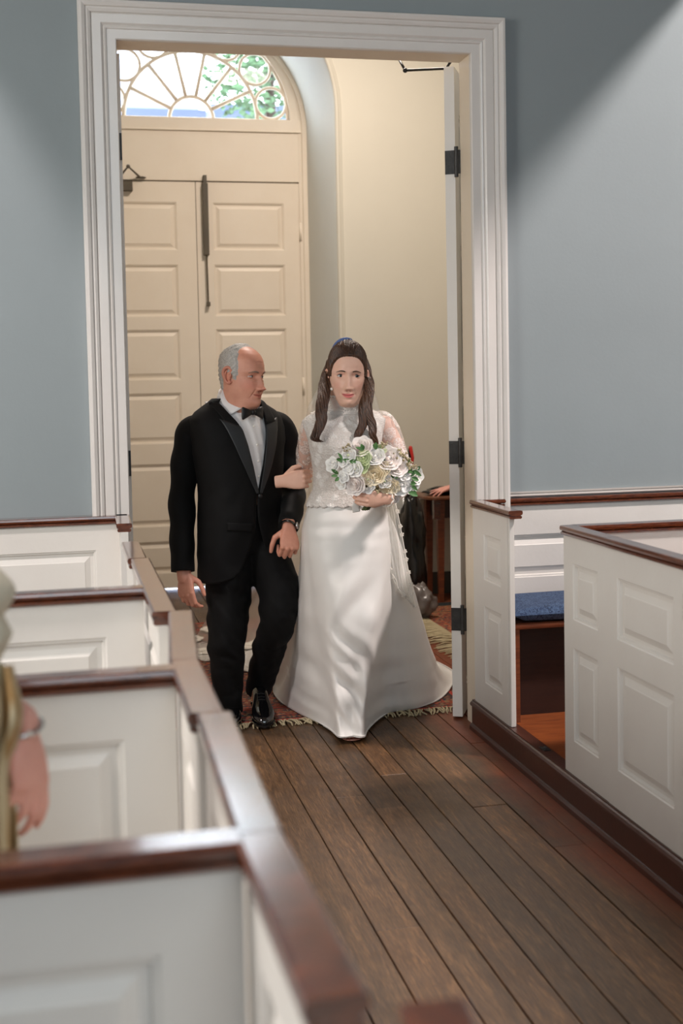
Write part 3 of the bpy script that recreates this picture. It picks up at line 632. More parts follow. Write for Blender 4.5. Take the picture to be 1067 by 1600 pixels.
def head_grid(tab, male, nz=190, nt=220, offset=0.0, feat=True):
    z = np.linspace(tab[0][0], tab[-1][0], nz); u = (z-z[0])/(z[-1]-z[0]); z = z[0]+(z[-1]-z[0])*(u+.06*np.sin(PI*u)*u)
    a, f, b, tp = interp(tab, z); a, f, b, tp = [smooth_arr(q, 10) for q in (a, f, b, tp)]
    t = np.linspace(0, 2*PI, nt, endpoint=False); t = t-.28*np.sin(t)          # denser in front
    ct, st = np.cos(t), np.sin(t); e = .92
    X = a[:, None]*np.sign(st)*np.abs(st)**e*(1-tp[:, None]*np.clip(ct, 0, 1)**1.1)
    ym = .012
    Y = np.where(ct > 0, ym-(ym-f[:, None])*np.abs(ct)**e, ym+(b[:, None]-ym)*np.abs(ct)**e)
    Z = np.repeat(z[:, None], nt, 1)
    w = sstep(.15, .7, ct)[None, :]*np.ones_like(X)
    D = np.zeros_like(X); ax = np.abs(X)
    if feat:
        k = 1.12 if male else 1.0
        # nose: ridge growing from bridge to tip, wings
        zn = np.clip((.012-Z)/.057, 0, 1)
        prof_ = np.where(Z > .012, np.exp(-((Z-.012)/.014)**2)*.0035, .0035+.0195*zn**1.15)
        prof_ = prof_*(1-sstep(.045, .0545, -Z))
        D += k*prof_*np.exp(-.5*(X/(.0062+.0030*zn*k))**2)
        D += k*.0105*gs(ax, Z, .0118*k, -.047, .0048, .0055)+.005*gs(X, Z, 0, -.047, .010, .007)*k
        D -= .0045*gs(ax, Z, .0065, -.0555, .0035, .0022)
        D -= (.0105 if male else .0095)*gs(ax, Z, .031, .003, .0135, .0085)     # sockets
        D -= .004*gs(ax, Z, .016, .004, .005, .008)
        D += (.0045 if male else .0022)*gs(ax, Z, .028, .0215, .017, .0055)      # brow
        D += .0045*gs(ax, Z, .040, -.028, .015, .014)                            # cheekbone
        D += (.0035 if not male else .004)*gs(ax, Z, .034, -.045, .012, .012)
        mz = -.0735+8.0*np.minimum(ax, .027)**2*(1.15 if not male else .9)      # smiling mouth line
        lw = np.exp(-.5*(ax/.0165)**4)
        D += .0048*np.exp(-.5*((Z-mz-.0048)/.0032)**2)*lw*(.75 if male else 1.05)
        D += .0058*np.exp(-.5*((Z-mz+.0058)/.0040)**2)*np.exp(-.5*(ax/.0145)**4)*(.8 if male else 1.05)
        D -= .0042*np.exp(-.5*((Z-mz)/.0013)**2)*np.exp(-.5*(ax/.0215)**6)
        D -= .0030*gs(ax, Z, .0275, -.0685, .0030, .0045)                        # mouth corners
        D -= .0022*gs(X, Z, 0, -.061, .0028, .0040)
        D -= .0030*gs(X, Z, 0, -.0885, .014, .0035)
        D += .0050*gs(X, Z, 0, -.102, .013, .0085)
        if male:
            fold = np.exp(-.5*((ax-(.021+.30*np.clip(-.045-Z, 0, .04)))/.0022)**2)*sstep(.040, .050, -Z)*(1-sstep(.082, .092, -Z)); D -= .0026*fold
            D += .003*gs(ax, Z, .034, -.064, .008, .012)
            D -= .0018*gs(ax, Z, .031, -.0175, .013, .0016); D += .0022*gs(ax, Z, .031, -.013, .012, .0028)
            for zz in (.046, .058, .070): D -= .0007*np.exp(-.5*((Z-zz-.002*np.cos(X*60))/.0012)**2)*np.exp(-.5*(ax/.034)**4)
            for q in (0, 1, 2): D -= .0014*np.exp(-.5*((Z-.003+(.010-.008*q)-(ax-.052)*(-.9+.9*q))/.0009)**2)*gs(ax, 0, .054, 0, .005, 1)
            D += .006*gs(ax, Z, .036, -.105, .012, .012)
        else:
            fold = np.exp(-.5*((ax-(.0215+.26*np.clip(-.047-Z, 0, .03)))/.0030)**2)*sstep(.044, .052, -Z)*(1-sstep(.068, .078, -Z)); D -= .0014*fold
    Y = Y-D*w-offset*ct
    X = X+offset*st; Z = Z+offset*sstep(.06, .12, Z)
    C = np.ones((nz, nt, 4))
    if feat:
        def tint(mask, col):
            for i in range(3): C[..., i] *= 1+(col[i]-1)*mask*w
        up = ((Z-mz) > -.0001)
        lm_ = np.where(up, np.exp(-((Z-mz-.0040)/.0050)**6), np.exp(-((Z-mz+.0058)/.0072)**6))*sstep(.0275, .0225, ax) if False else np.where(up, np.clip(1.25-np.abs(Z-mz-.0036)/.0052, 0, 1), np.clip(1.25-np.abs(Z-mz+.0052)/.0066, 0, 1))
        shp = np.clip((1-(ax/.0272)**2)*1.9, 0, 1)*np.clip(1.2-((np.abs(Z-mz))/np.maximum(.0095*(1-(ax/.027)**2), .0006))**4, 0, 1)
        tint(np.clip(lm_*shp*1.25, 0, 1), (.86, .38, .47) if not male else (.88, .66, .66))
        tint(np.exp(-.5*((Z-mz)/.0010)**2)*(ax < .024), (.55, .38, .40))
        tint(gs(ax, Z, .042, -.034, .014, .013)*(.55 if not male else .7), (1.0, .80, .80))
        if male:
            tint(gs(X, Z, 0, -.045, .014, .012)*.7, (1.0, .78, .78)); tint(sstep(.03, .09, Z)*.5, (1.0, .86, .82))
        else:
            tint(gs(ax, Z, .031, .0105, .013, .0045)*.6, (.86, .72, .72)); 
        tint(gs(ax, Z, .0065, -.0560, .0028, .0018), (.35, .22, .2))
    return X, Y, Z, C, ct
def ear_mb(side, s=1.0, x=.0725):
    b = MB(); x = side*x
    P = [(x, -.004, -.024), (x+side*.006, .002, -.029), (x+side*.010, .013, -.024), (x+side*.014, .021, -.008), (x+side*.016, .026, .010), (x+side*.014, .022, .026), (x+side*.010, .010, .033), (x+side*.006, -.002, .028), (x+side*.003, -.004, .016), (x+side*.006, .004, .006)]
    S = spline(P, 36); b.tube(S, [.0052+.0016*math.sin(PI*i/35) for i in range(36)], 10, round_=True)
    b.ball((x+side*.004, .010, .004), (.006, .017, .028), 16, 12)
    b.ball((x+side*.006, .001, -.026), (.0055, .0075, .0095), 14, 10)
    b.tube(spline([(x+side*.010, .018, -.010), (x+side*.013, .018, .006), (x+side*.011, .012, .020)], 10), .004, 8, round_=True)
    b.ball((x+side*.006, -.003, .000), (.004, .005, .008), 12, 8)
    return b
def build_head(tab, male, s, Mx, blush=1.0):
    """returns head builder (world), plus eye / lid data"""
    X, Y, Z, C, ct = head_grid(tab, male)
    b = MB(); G = np.stack([X, Y, Z], -1); n0 = len(G)
    b.loft(G, True, [tuple(c) for c in C.reshape(-1, 4)])
    eyes = []
    for sd in (-1, 1):
        i = np.argmin((X-sd*.031)**2+(Z-.002)**2+(Y > 0)*9); ys = Y.reshape(-1)[i]; eyes.append((sd*.031, ys+.0098, .002))
        for e_ in [ear_mb(sd, x=.0725 if male else .0675)]:
            col = (1.0, .86, .84, 1) if male else (1.0, .9, .88, 1)
            if not male: e_.v = [(p[0], p[1]+.004, p[2]*.88-.006) for p in e_.v]
            b.add(e_.v, e_.f, col)
    re = .0138
    for c in eyes:
        sd = 1 if c[0] > 0 else -1
        for up in (1, -1):
            G = []
            for el in np.linspace(0, 1, 9):
                row = []
                for az in np.linspace(-1.15, 1.15, 25):
                    q = math.cos(min(1.5, abs(az)*1.28)); e0 = (.40 if not male else .24)*q+.01 if up > 0 else -(.27 if not male else .22)*q-.01
                    e0 += -.05*az*sd*0; e = e0+(up*1.25-e0)*el; rr_ = re+.0009+.0012*math.sin(PI*min(el*1.6, 1))
                    row.append((c[0]+rr_*math.sin(az)*math.cos(e), c[1]-rr_*math.cos(az)*math.cos(e), c[2]+rr_*math.sin(e)))
                G.append(row)
            cl = [(.80, .62, .60, 1) if (up > 0 and not male) else (.95, .84, .82, 1)]*(9*25)
            b.grid(G, col=cl)
    b.v = [tuple(Mx @ (Vector(p)*s)) for p in b.v]
    return b, eyes, re
def eye_parts(parent, eyes, re, s, Mx, male, gaze, iris, brow_mat, brow_sh):
    for c in eyes:
        b = MB(); g = Vector(gaze).normalized(); q = Vector((0, 0, 1)).rotation_difference(g)
        R = []; C = []; an = [.03, .20, .21, .42, .50, .52, .56, .8, 1.1, 1.6, 2.2, 2.9]
        for a in an:
            R.append([Vector(c)+q @ Vector((re*math.sin(a)*math.cos(t), re*math.sin(a)*math.sin(t), re*math.cos(a))) for t in np.linspace(0, 2*PI, 28, endpoint=False)])
            C += [((.006, .005, .005, 1) if a < .205 else iris if a < .51 else (.62, .58, .56, 1))]*28
        b.loft(R, True, C); b.v = [tuple(Mx @ (Vector(p)*s)) for p in b.v]; sub(b, 'eye', 'eye', parent, True)
        sd = 1 if c[0] > 0 else -1
        if True:
            b = MB(); L_ = []
            for az in np.linspace(-1.08, 1.12, 22):
                az2 = az*sd; q_ = math.cos(min(1.5, abs(az2)*1.28)); e = (.24 if male else .40)*q_+.02; rr_ = re+.0014
                L_.append((c[0]+rr_*math.sin(az2)*math.cos(e)*1.03, c[1]-rr_*math.cos(az2)*math.cos(e), c[2]+rr_*math.sin(e)))
            b.tube(L_, [.0003+(.0007 if male else .0018)*math.sin(PI*(i/21)**.8) for i in range(22)], 6); b.v = [tuple(Mx @ (Vector(p)*s)) for p in b.v]; sub(b, 'lash', 'lash', parent, True)
        b = MB(); B = []
        for i in range(14):
            t = i/13; x = sd*(.0145+t*.034); z = brow_sh[0]+brow_sh[1]*math.sin(PI*min(1, t*.85+.02))-brow_sh[2]*t*t
            B.append((x, z))
        Xg, Yg, Zg = parent_head[parent.name]
        P = []
        for x, z in B:
            i = np.argmin((Xg-x)**2+(Zg-z)**2+(Yg > 0)*9); P.append((x, Yg.reshape(-1)[i]-.0006, z))
        P = smooth_arr(P, 3)
        b.tube(P, [((.0032 if male else .0022)*(.45+.9*math.sin(PI*min(1, (i+2.5)/15)))*(1-.45*i/13), .0013) for i in range(14)], 8, up=(0, 0, 1), round_=False)
        b.v = [tuple(Mx @ (Vector(p)*s)) for p in b.v]; sub(b, 'eyebrow', brow_mat, parent, True)
parent_head = {}
def hand_mb(wrist, d, n, thumb, s=1.0, curls=None, th=None, spread=.06, base_curl=0.0):
    """wrist point, direction wrist->knuckles, back-of-hand normal, thumb = +1/-1 along cross(d, n); curls: 4 rows of 3 joint angles"""
    d = Vector(d).normalized(); n = Vector(n); n = (n-n.dot(d)*d).normalized(); x = d.cross(n)*thumb
    o = Vector(tuple(map(float, wrist))); b = MB()
    def L(px, py, pz): return tuple(o+(x*px+d*py+n*pz)*s)
    R = []
    for y, w, h, z in ((-.03, .026, .020, 0), (0, .027, .019, 0), (.02, .031, .018, 0), (.045, .038, .0165, .001), (.07, .041, .0145, .002), (.088, .040, .0125, .001), (.097, .036, .0085, -.001)):
        R.append([L(w*math.copysign(abs(math.cos(t))**.8, math.cos(t)), y, z+h*math.copysign(abs(math.sin(t))**.8, math.sin(t))) for t in np.linspace(0, 2*PI, 20, endpoint=False)])
    b.loft(R)
    base = [(.0305, .090, .0), (.0105, .096, .002), (-.0105, .093, .001), (-.0295, .084, -.001)]
    lens = [(.043, .026, .022), (.047, .030, .023), (.044, .028, .022), (.034, .021, .019)]; rad = [(.0098, .0088, .0078), (.0100, .0090, .0080), (.0095, .0086, .0077), (.0086, .0077, .0070)]
    curls = curls or [(.3, .4, .2)]*4
    for i in range(4):
        bx, by, bz = base[i]; p = Vector((bx, by, bz)); a = base_curl; sp = spread*(1.5-i)*.55; P = [Vector((bx*.8, by-.035, bz)), p.copy()]; rr_ = [rad[i][0]*.95, rad[i][0]*1.06]
        for j in range(3):
            a += curls[i][j]; dr = Vector((math.sin(sp), math.cos(a)*math.cos(sp), -math.sin(a))); q = p+dr*lens[i][j]
            P += [p+dr*lens[i][j]*.5, q]; rr_ += [rad[i][j]*.93, rad[i][min(j+1, 2)]*(1.04 if j < 2 else .88)]; p = q
        b.tube([L(*q) for q in P], [r_*s for r_ in rr_], 12, round_=True)
        b.ball(L(bx, by, bz+.003), .0098*s, 10, 8)
    th = th or [(.75, .62, -.25), (.45, .85, -.30), (.25, .9, -.35)]
    p = Vector((.022, .018, -.006)); P = [p.copy()]; rr_ = [.013]
    for k_, (v_, ln, r0) in enumerate(zip(th, (.042, .033, .027), (.0128, .0108, .0092))):
        v_ = Vector(v_).normalized(); P += [p+v_*ln*.5, p+v_*ln]; rr_ += [r0, r0*.95 if k_ < 2 else r0*.82]; p = p+v_*ln
    b.tube([L(*q) for q in P], [r_*s for r_ in rr_], 12, round_=True)
    b.ball(L(.020, .040, -.009), (.015*s, .020*s, .012*s), 12, 8)
    return b
def body_mesh(name, tubes, hands, headb, mat, parent, vox=.0032):
    b = MB()
    for P, r in tubes: b.tube(spline(P, 4*len(P)), [tuple(r_) for r_ in spline([[q, q] if np.isscalar(q) else q[::-1] for q in r], 4*len(P))], 20, round_=True)
    for h in hands: b.add(h.v, h.f)
    V, F = remesh(b, vox, 3); o = MB(); o.add(V, F, (1, .97, .96, 1)); 
    if headb: o.add(headb.v, headb.f, headb.c)
    return part(o, name, mat, parent, True)
def wrinkle(b, amp, sc, seed=0, ax=(1, 1, 1)):
    """push vertices sideways with smooth noise: cloth that is not a perfect tube"""
    V = np.array(b.v); out = []
    for p in V:
        q = Vector((p[0]*sc*ax[0]+seed, p[1]*sc*ax[1], p[2]*sc*ax[2])); n = noise.noise_vector(q); out.append((p[0]+n.x*amp, p[1]+n.y*amp, p[2]+n.z*amp*.3))
    b.v = out; return b
def yawm(a): return Matrix.Rotation(a, 4, 'Z')
def sell(a, b, e, t): return (a*math.copysign(abs(math.sin(t))**e, math.sin(t)), -b*math.copysign(abs(math.cos(t))**e, math.cos(t)))

# ------------------------------------------------------------------ MAN
man = thing('person', 'older grey-haired man in black dinner suit and bow tie arm in arm with the bride', 'person', (.80, .45, 0))
HS = 1.145
hc = at(379, 588, .42)
HM = Matrix.Translation(Vector(hc)) @ Matrix.Rotation(math.radians(41), 4, 'Z') @ Matrix.Rotation(math.radians(4), 4, 'X') @ Matrix.Rotation(math.radians(2), 4, 'Y')
hb, eyes, re = build_head(HEAD_M, True, HS, HM)
TC = Vector((at(375, 800, .46)[0], .46, 0)); TY = math.radians(25)
def TL(x, y, z): q = Matrix.Rotation(TY, 3, 'Z') @ Vector((x, y, 0)); return Vector((TC.x+q.x, TC.y+q.y, z))
TOR = [(.66, .205, .135, .006), (.72, .208, .138, .004), (.82, .205, .142, .002), (.95, .197, .145, -.002), (1.08, .198, .148, -.004), (1.20, .212, .150, -.004), (1.30, .226, .146, 0), (1.37, .236, .132, .004), (1.42, .232, .112, .008), (1.455, .200, .094, .014), (1.485, .150, .080, .02), (1.515, .100, .070, .026)]
def tor(z): return [np.interp(z, [q[0] for q in TOR], [q[i] for q in TOR]) for i in (1, 2, 3)]
def chest(x, z, off=0.0, e=.86):
    a, b_, c = tor(z); s_ = min(.999, abs(x)/a)**(1/e); ct_ = math.sqrt(max(0, 1-s_*s_)); return TL(x, c-b_*ct_**e-off, z)
RSH, LSH = at(298, 672, .42), at(449, 668, .56)
RA = [at(302, 682, .46), at(289, 725, .46), at(282, 790, .46), at(283, 850, .42), at(287, 905, .38)]
LA = [at(438, 680, .55), at(449, 718, .57), at(458, 765, .555), at(456, 798, .39), at(450, 826, .24)]
h1 = hand_mb(at(289, 896, .385), (.02, -.30, -.95), (-.62, -.75, .2), -1, 1.08, [(.35, .75, .5), (.55, .95, .6), (.65, 1.0, .6), (.6, .9, .6)], [(.7, .60, -.35), (.30, .90, -.30), (.15, .95, -.2)])
h2 = hand_mb(at(451, 824, .235), (-.06, -.48, -.88), (.12, -.90, .42), 1, 1.12, [(1.15, 1.45, .8), (1.2, 1.45, .8), (1.2, 1.4, .8), (1.15, 1.4, .8)], [(.80, .55, -.30), (.25, .85, -.55), (.05, .80, -.60)])
body_mesh('body', [([TL(0, 0, .95), TL(0, 0, 1.15), TL(0, .01, 1.30), TL(0, .03, 1.40), TL(0, .03, 1.47), hc+np.array([0, .03, -.10])], [(.10, .15), (.10, .15), (.085, .15), (.055, .11), (.060, .060), (.066, .066)]),
                   (RA, [.040, .040, .038, .034, .029]), (LA, [.038, .038, .038, .034, .029]),
                   ([TL(-.09, 0, .95), at(352, 1000, .42), at(356, 1105, .48)], [.06, .045, .035]), ([TL(.09, 0, .95), at(436, 968, .36), at(404, 1070, .62)], [.06, .045, .035])],
          [h1, h2], hb, 'skin_man', man)
mb_ = man.children[-1]
X, Y, Z, C, ct = head_grid(HEAD_M, True, 140, 160); parent_head[mb_.name] = (X, Y, Z)
eye_parts(mb_, eyes, re, HS, HM, True, (.35, -.93, -.06), (.10, .12, .13, 1), 'brow_grey', (.0185, .0045, .004))
# hair: thin on top, fuller at sides and back
def hair_cap(tab, male, test, off, s, Mx, bumps, nz=120, nt=180):
    X, Y, Z, C, ct = head_grid(tab, male, nz, nt, 0.0, False); b = MB(); P = np.stack([X, Y, Z], -1); cen = np.array([0, .012, .01])
    N = P-cen; N[..., 2] *= .8; N /= np.linalg.norm(N, axis=-1, keepdims=True); m = np.zeros((nz, nt))
    for i in range(nz):
        for j in range(nt): m[i, j] = test(*P[i, j])
    off_ = off*sstep(0, .5, m)+np.where(m > 0, bumps(P)*sstep(.1, .8, m), 0)
    Q = P+N*off_[..., None]; F = []
    for i in range(nz-1):
        for j in range(nt):
            k_ = (j+1) % nt
            if max(m[i, j], m[i+1, j], m[i, k_], m[i+1, k_]) > 0: F.append((i*nt+j, i*nt+k_, (i+1)*nt+k_, (i+1)*nt+j))
    b.add(Q.reshape(-1, 3), F); b.v = [tuple(Mx @ (Vector(p)*s)) for p in b.v]; return b
def man_hair(x, y, z):
    ax = abs(x)
    if z < -.055: return -1
    back = (y-.022-(.02 if z < .0 else 0))/.02                                   # behind the ear line
    side = min((z-.004)/.015, (y+.032+.25*min(0, .05-z))/.02, (.085-z)/.01+1)    # above the ear, temple
    burn = min((z+.014-.3*(y+.02))/.014, (y+.026)/.012, (-.010-y)/.008) if ax > .06 else -1
    top = min((z-.080)/.02, (y+.020)/.03)*.8
    return max(-1, min(1, max(back, side, burn, top)))
def mbump(P): return .0018*np.sin(P[..., 2]*320+P[..., 1]*260)+.0010*np.sin(P[..., 2]*420+np.sin(P[..., 1]*90)*2)*np.sin(P[..., 1]*160+P[..., 0]*80)+.002*np.sin(P[..., 1]*70+1)
sub(hair_cap(HEAD_M, True, man_hair, .0062, HS, HM, mbump), 'hair', 'hair_grey', mb_, True)
# jacket
def jacket():
    b = MB(); zs = np.linspace(.665, 1.515, 70); nt = 120; G = []
    for z in zs:
        a, d_, c = tor(z)
        a += .006; d_ += .006
        if z > 1.09: w = .004+.088*((z-1.09)/.40)**.95
        else: w = .003+.115*max(0, (1.02-z)/.35)**2.0
        w = min(w, a*.6); wl = min(w+.034*float(sstep(1.36, 1.48, z)), a*.9)
        t0 = math.asin(min(1, (w/a)**(1/.86))); t1 = math.asin(min(1, (wl/a)**(1/.86))); row = []
        for t in np.linspace(t0, 2*PI-t1, nt):
            x, y = sell(a, d_, .86, t); zz = z
            if z < .72: zz = z+.05*max(0, math.cos(t))**3*(.72-z)/.055
            row.append(TL(x, c+y, zz))
        G.append(row)
    b.grid(G); wrinkle(b, .010, 5.5, 3, (1, 1, .8)); wrinkle(b, .003, 18, 9)
    def sleeve(P, R, seed):
        s_ = MB(); n = 60; S = spline(P, n); rr_ = spline([[r0, r0*1.06] for r0 in R], n); s_.tube(S, [tuple(q) for q in rr_], 28, caps=False); V = np.array(s_.v)
        Cn = np.repeat(S, 28, 0); dirs = V-Cn; ln = np.linalg.norm(dirs, axis=1)[:, None]; f = []
        for i, p in enumerate(V):
            u = (i//28)/n; th_ = (i % 28)/28*2*PI
            f.append(.0045*math.sin(u*34+1.5*math.sin(th_+seed))*math.sin(PI*u)+.005*noise.noise(Vector(p)*9+Vector((seed, 0, 0))))
        s_.v = [tuple(q) for q in V+dirs/ln*np.array(f)[:, None]]
        # cuff return
        b.add(s_.v, s_.f); b.tube([S[-1]-(S[-1]-S[-3])*.2, S[-1], S[-1]-(S[-1]-S[-4])*1.0], [tuple(rr_[-1]), tuple(rr_[-1]*.97), tuple(rr_[-1]*.86)], 28, caps=False)
    sleeve([TL(-.165, .01, 1.405), at(298, 676, .46), at(289, 722, .46), at(284, 790, .46), at(285, 850, .42), at(286, 893, .39)], [.052, .066, .063, .060, .056, .053], 1)
    sleeve([TL(.165, .01, 1.41), at(441, 672, .55), at(449, 718, .57), at(458, 768, .555), at(456, 796, .40), at(451, 823, .262)], [.052, .064, .061, .060, .054, .046], 4)
    return b
j = part(jacket(), 'jacket', 'wool', man, True); solid(j, .004)
# lapels with peaks, collar
def drape(polyrows, name, mat, off=.012, th=.004, fn=chest):
    b = MB(); b.grid([[fn(x, z, off) for x, z in row] for row in polyrows]); o = part(b, name, mat, man, True); solid(o, th, 1); return o
def vw(z, sd=1): return .004+.088*max(0, (z-1.09)/.40)**.95+(.034*float(sstep(1.36, 1.48, z)) if sd < 0 else 0)
for sd in (-1, 1):
    rows = []
    for i in range(30):
        t = i/29; z = 1.075+t*(1.388-1.075)
        xi = vw(z, sd)*.96; xo = xi+.012+.075*t**.85
        rows.append([(sd*(xi+(xo-xi)*k_/9), z+(k_/9)*(.035*t**3)) for k_ in range(10)])
    o = drape(rows, 'lapel', 'bsatin', .0155, .001)
    rows = []
    for i in range(14):
        t = i/13; z = 1.392+t*.108; xi = vw(z, sd)*.96; xo = xi+.062*(1-t)+.030*t
        rows.append([(sd*(xi+(xo-xi)*k_/7), z+(k_/7)*.010*(1-t)) for k_ in range(8)])
    drape(rows, 'jacket_collar', 'wool', .015)
rows = [[(-.175+.10*i/9, 1.025-.012*i/9-j_*.0075) for i in range(10)] for j_ in range(7)]
rows = [[(x, .955-.010*((x+.175)/.10)-.0075*j_) for x in np.linspace(-.150, -.030, 10)] for j_ in range(6)]
drape(rows, 'pocket_flap', 'wool', .014, .004)
b = MB(); p = chest(0.004, 1.065, .016); b.ball(p, (.011, .006, .011), 14, 8); part(b, 'jacket_button', 'bow', man, True)
# shirt: front, collar, studs
b = MB(); G = []
for z in np.linspace(1.085, 1.50, 40):
    G.append([chest(x, z, .001-.030*(abs(x)/.12)**2+.0012*math.sin(x*150+z*20)) for x in np.linspace(-(vw(z, -1)+.016), vw(z)+.016, 40)])
b.grid(G); sh = part(b, 'shirt', 'shirt', man, True); solid(sh, .002)
NF = chest(0, 1.465, .012); NC = TL(0, 0, 0)-TL(0, .088, 0); NC = Vector((NF.x-NC.x, NF.y-NC.y, 0))
b = MB(); G = []
def collar_c(t, r, z): return NC+Matrix.Rotation(TY, 3, 'Z') @ Vector((r*.084*math.sin(t), -r*.088*math.cos(t), z))
for r_, zf, zb in ((1.0, 1.440, 1.500), (.97, 1.455, 1.530), (.95, 1.466, 1.560), (.98, 1.468, 1.562), (1.05, 1.452, 1.540), (1.10, 1.425, 1.512)):
    G.append([collar_c(t, r_, zf+(zb-zf)*(.5-.5*math.cos(t))**.8) for t in np.linspace(.20, 2*PI-.20, 60)])
b.grid(G); co = part(b, 'shirt_collar', 'shirt', man, True); solid(co, .002)
b = MB(); nl = spline([at(349, 603, .455), at(360, 618, .43), at(379, 637, .372)], 12); ol = spline([at(343, 619, .415), at(348, 634, .395), at(357, 649, .362)], 12)
b.grid([[nl[i]*(1-k_/5)+ol[i]*k_/5+np.array([0, -.012-.006*math.sin(PI*k_/5), 0]) for i in range(12)] for k_ in range(6)]); solid(part(b, 'collar_wing', 'shirt', man, True), .0015)
for z in (1.385, 1.30, 1.225, 1.155): b = MB(); b.ball(chest(.004, z, .006), (.005, .003, .005), 10, 8); sub(b, 'stud', 'pearl', sh, True)
b = MB(); bc = chest(.0, 1.448, .040)
def BT(x, y, z): q = Matrix.Rotation(math.radians(30), 3, 'Z') @ Vector((x, y, 0)); return (bc[0]+q.x, bc[1]+q.y, bc[2]+z)
for sd in (-1, 1):
    R = []
    for x, h, th_ in ((.004, .011, .009), (.018, .014, .012), (.035, .021, .013), (.050, .027, .010), (.058, .029, .006), (.062, .024, .002)):
        R.append([BT(sd*x, th_*math.cos(t), h*math.copysign(abs(math.sin(t))**.6, math.sin(t))*(1+.06*math.cos(3*t))-.06*x) for t in np.linspace(0, 2*PI, 20, endpoint=False)])
    b.loft(R)
b.ball(BT(0, -.004, 0), (.013, .013, .014), 14, 10); part(b, 'bow_tie', 'bow', man, True)
# trousers: pelvis and legs fused, then creased
b = MB()
def leg(P, R): b.tube(spline(P, 40), [tuple(q) for q in spline([[r, r] if np.isscalar(r) else r for r in R], 40)], 28)
b.tube([TL(0, 0, 1.02), TL(0, 0, .90), TL(0, 0, .80)], [(.13, .185), (.135, .19), (.12, .17)], 28, up=(math.sin(TY), -math.cos(TY), 0))
leg([TL(-.07, 0, .90), at(357, 930, .44), at(355, 1000, .42), at(354, 1060, .45), at(357, 1112, .47)], [.115, .104, .090, .078, (.066, .072)])
leg([TL(.07, 0, .90), at(428, 900, .42), at(434, 960, .35), at(421, 1010, .46), at(405, 1078, .60)], [.115, .104, .088, .082, (.066, .072)])
V, F = remesh(b, .008, 4); b = MB(); b.add(V, F); V = np.array(b.v); out = []
for p in V:
    q = Vector(p); n1 = noise.noise(Vector((q.x*5, q.y*5, q.z*13))); n2 = noise.noise(Vector((q.x*11+5, q.y*9, q.z*20+q.x*22))); k_ = .35+.65*sstep(.95, .55, q.z)
    out.append((q.x+(n1*.014+n2*.007)*k_, q.y-(abs(n1)*.016+n2*.008)*k_, q.z))
b.v = out; tr_ = part(b, 'trousers', 'wool', man, True)
# shoes
def shoe(toe, heel, name, mat, parent, w=.050, up=.085, L_=None):
    toe, heel = Vector(tuple(map(float, toe))), Vector(tuple(map(float, heel))); d = (toe-heel); L_ = d.length; d.normalize(); x = d.cross(Vector((0, 0, 1))).normalized(); u = x.cross(d)
    R = []
    for t, ww, h in ((0, .018, .035), (.03, .032, .060), (.12, .038, .085), (.25, .036, .095), (.36, .037, .080), (.48, .042, .062), (.62, .050, .050), (.76, .050, .042), (.88, .042, .036), (.96, .028, .028), (1.0, .010, .014)):
        R.append([heel+d*L_*t+x*ww*w/.05*math.copysign(abs(math.cos(a))**.8, math.cos(a))+u*(h*up/.085*.5+h*up/.085*.5*math.copysign(abs(math.sin(a))**(.9 if math.sin(a) > 0 else .35), math.sin(a))) for a in np.linspace(0, 2*PI, 24, endpoint=False)])
    b = MB(); b.loft(R); o = part(b, name, mat, parent, True)
    b = MB(); R = []
    for t, ww in ((-.01, .014), (.02, .034), (.12, .041), (.30, .038), (.45, .042), (.62, .053), (.78, .053), (.90, .044), (.98, .028), (1.02, .008)): R.append((t, ww*w/.05))
    lo = [heel+d*L_*t+x*q for t, q in R]+[heel+d*L_*t-x*q for t, q in R[::-1]]
    b.loft([[p-u*.008 for p in lo], [p+u*.003 for p in lo]]); sub(b, 'sole', mat, o)
    b = MB()
    for t in (.40, .45, .50): c0 = heel+d*L_*t+u*(.078 if t < .43 else .068 if t < .48 else .061)*up/.085; b.tube([c0-x*.017, c0+u*.003, c0+x*.017], .0024, 6)
    sub(b, 'laces', 'bow', o)
shoe(flo(414, 1134, .019)+np.array([0, 0, .0]), flo(404, 1094, .060), 'shoe', 'patent', man, .052, .088)
t_ = flo(362, 1134, .019); shoe(t_, t_+np.array([.02, .29, 0]), 'shoe', 'patent', man, .052, .088)
# watch on his left wrist, ring
wd = Vector(LA[-1]-LA[-2]).normalized(); wc = Vector(at(451, 823, .232))+wd*.0
b = MB(); ux = wd.cross(Vector((0, -1, 0))).normalized(); uy = wd.cross(ux)
G = []
for off in (-.009, -.008, .008, .009): G.append([wc+wd*off+ux*.037*math.cos(t)+uy*.029*math.sin(t) for t in np.linspace(0, 2*PI, 32, endpoint=False)])
b.grid(G, closed_u=True); wa = part(b, 'wristwatch', 'plastic_black', man, True); solid(wa, .003, 0)
fdir = (at(461, 824, .2)-wc[:]) if False else None
fo = Vector((.80, -.6, 0)); fo = (fo-fo.dot(wd)*wd).normalized(); fc = wc+fo*.036; b = MB(); sx_ = wd.cross(fo)
b.loft([[fc+fo*o_+wd*.017*r_*math.cos(t)+sx_*.017*r_*math.sin(t) for t in np.linspace(0, 2*PI, 24, endpoint=False)] for o_, r_ in ((0, 1), (.006, 1), (.008, .85))]); sub(b, 'watch_face', 'silver', wa, True)

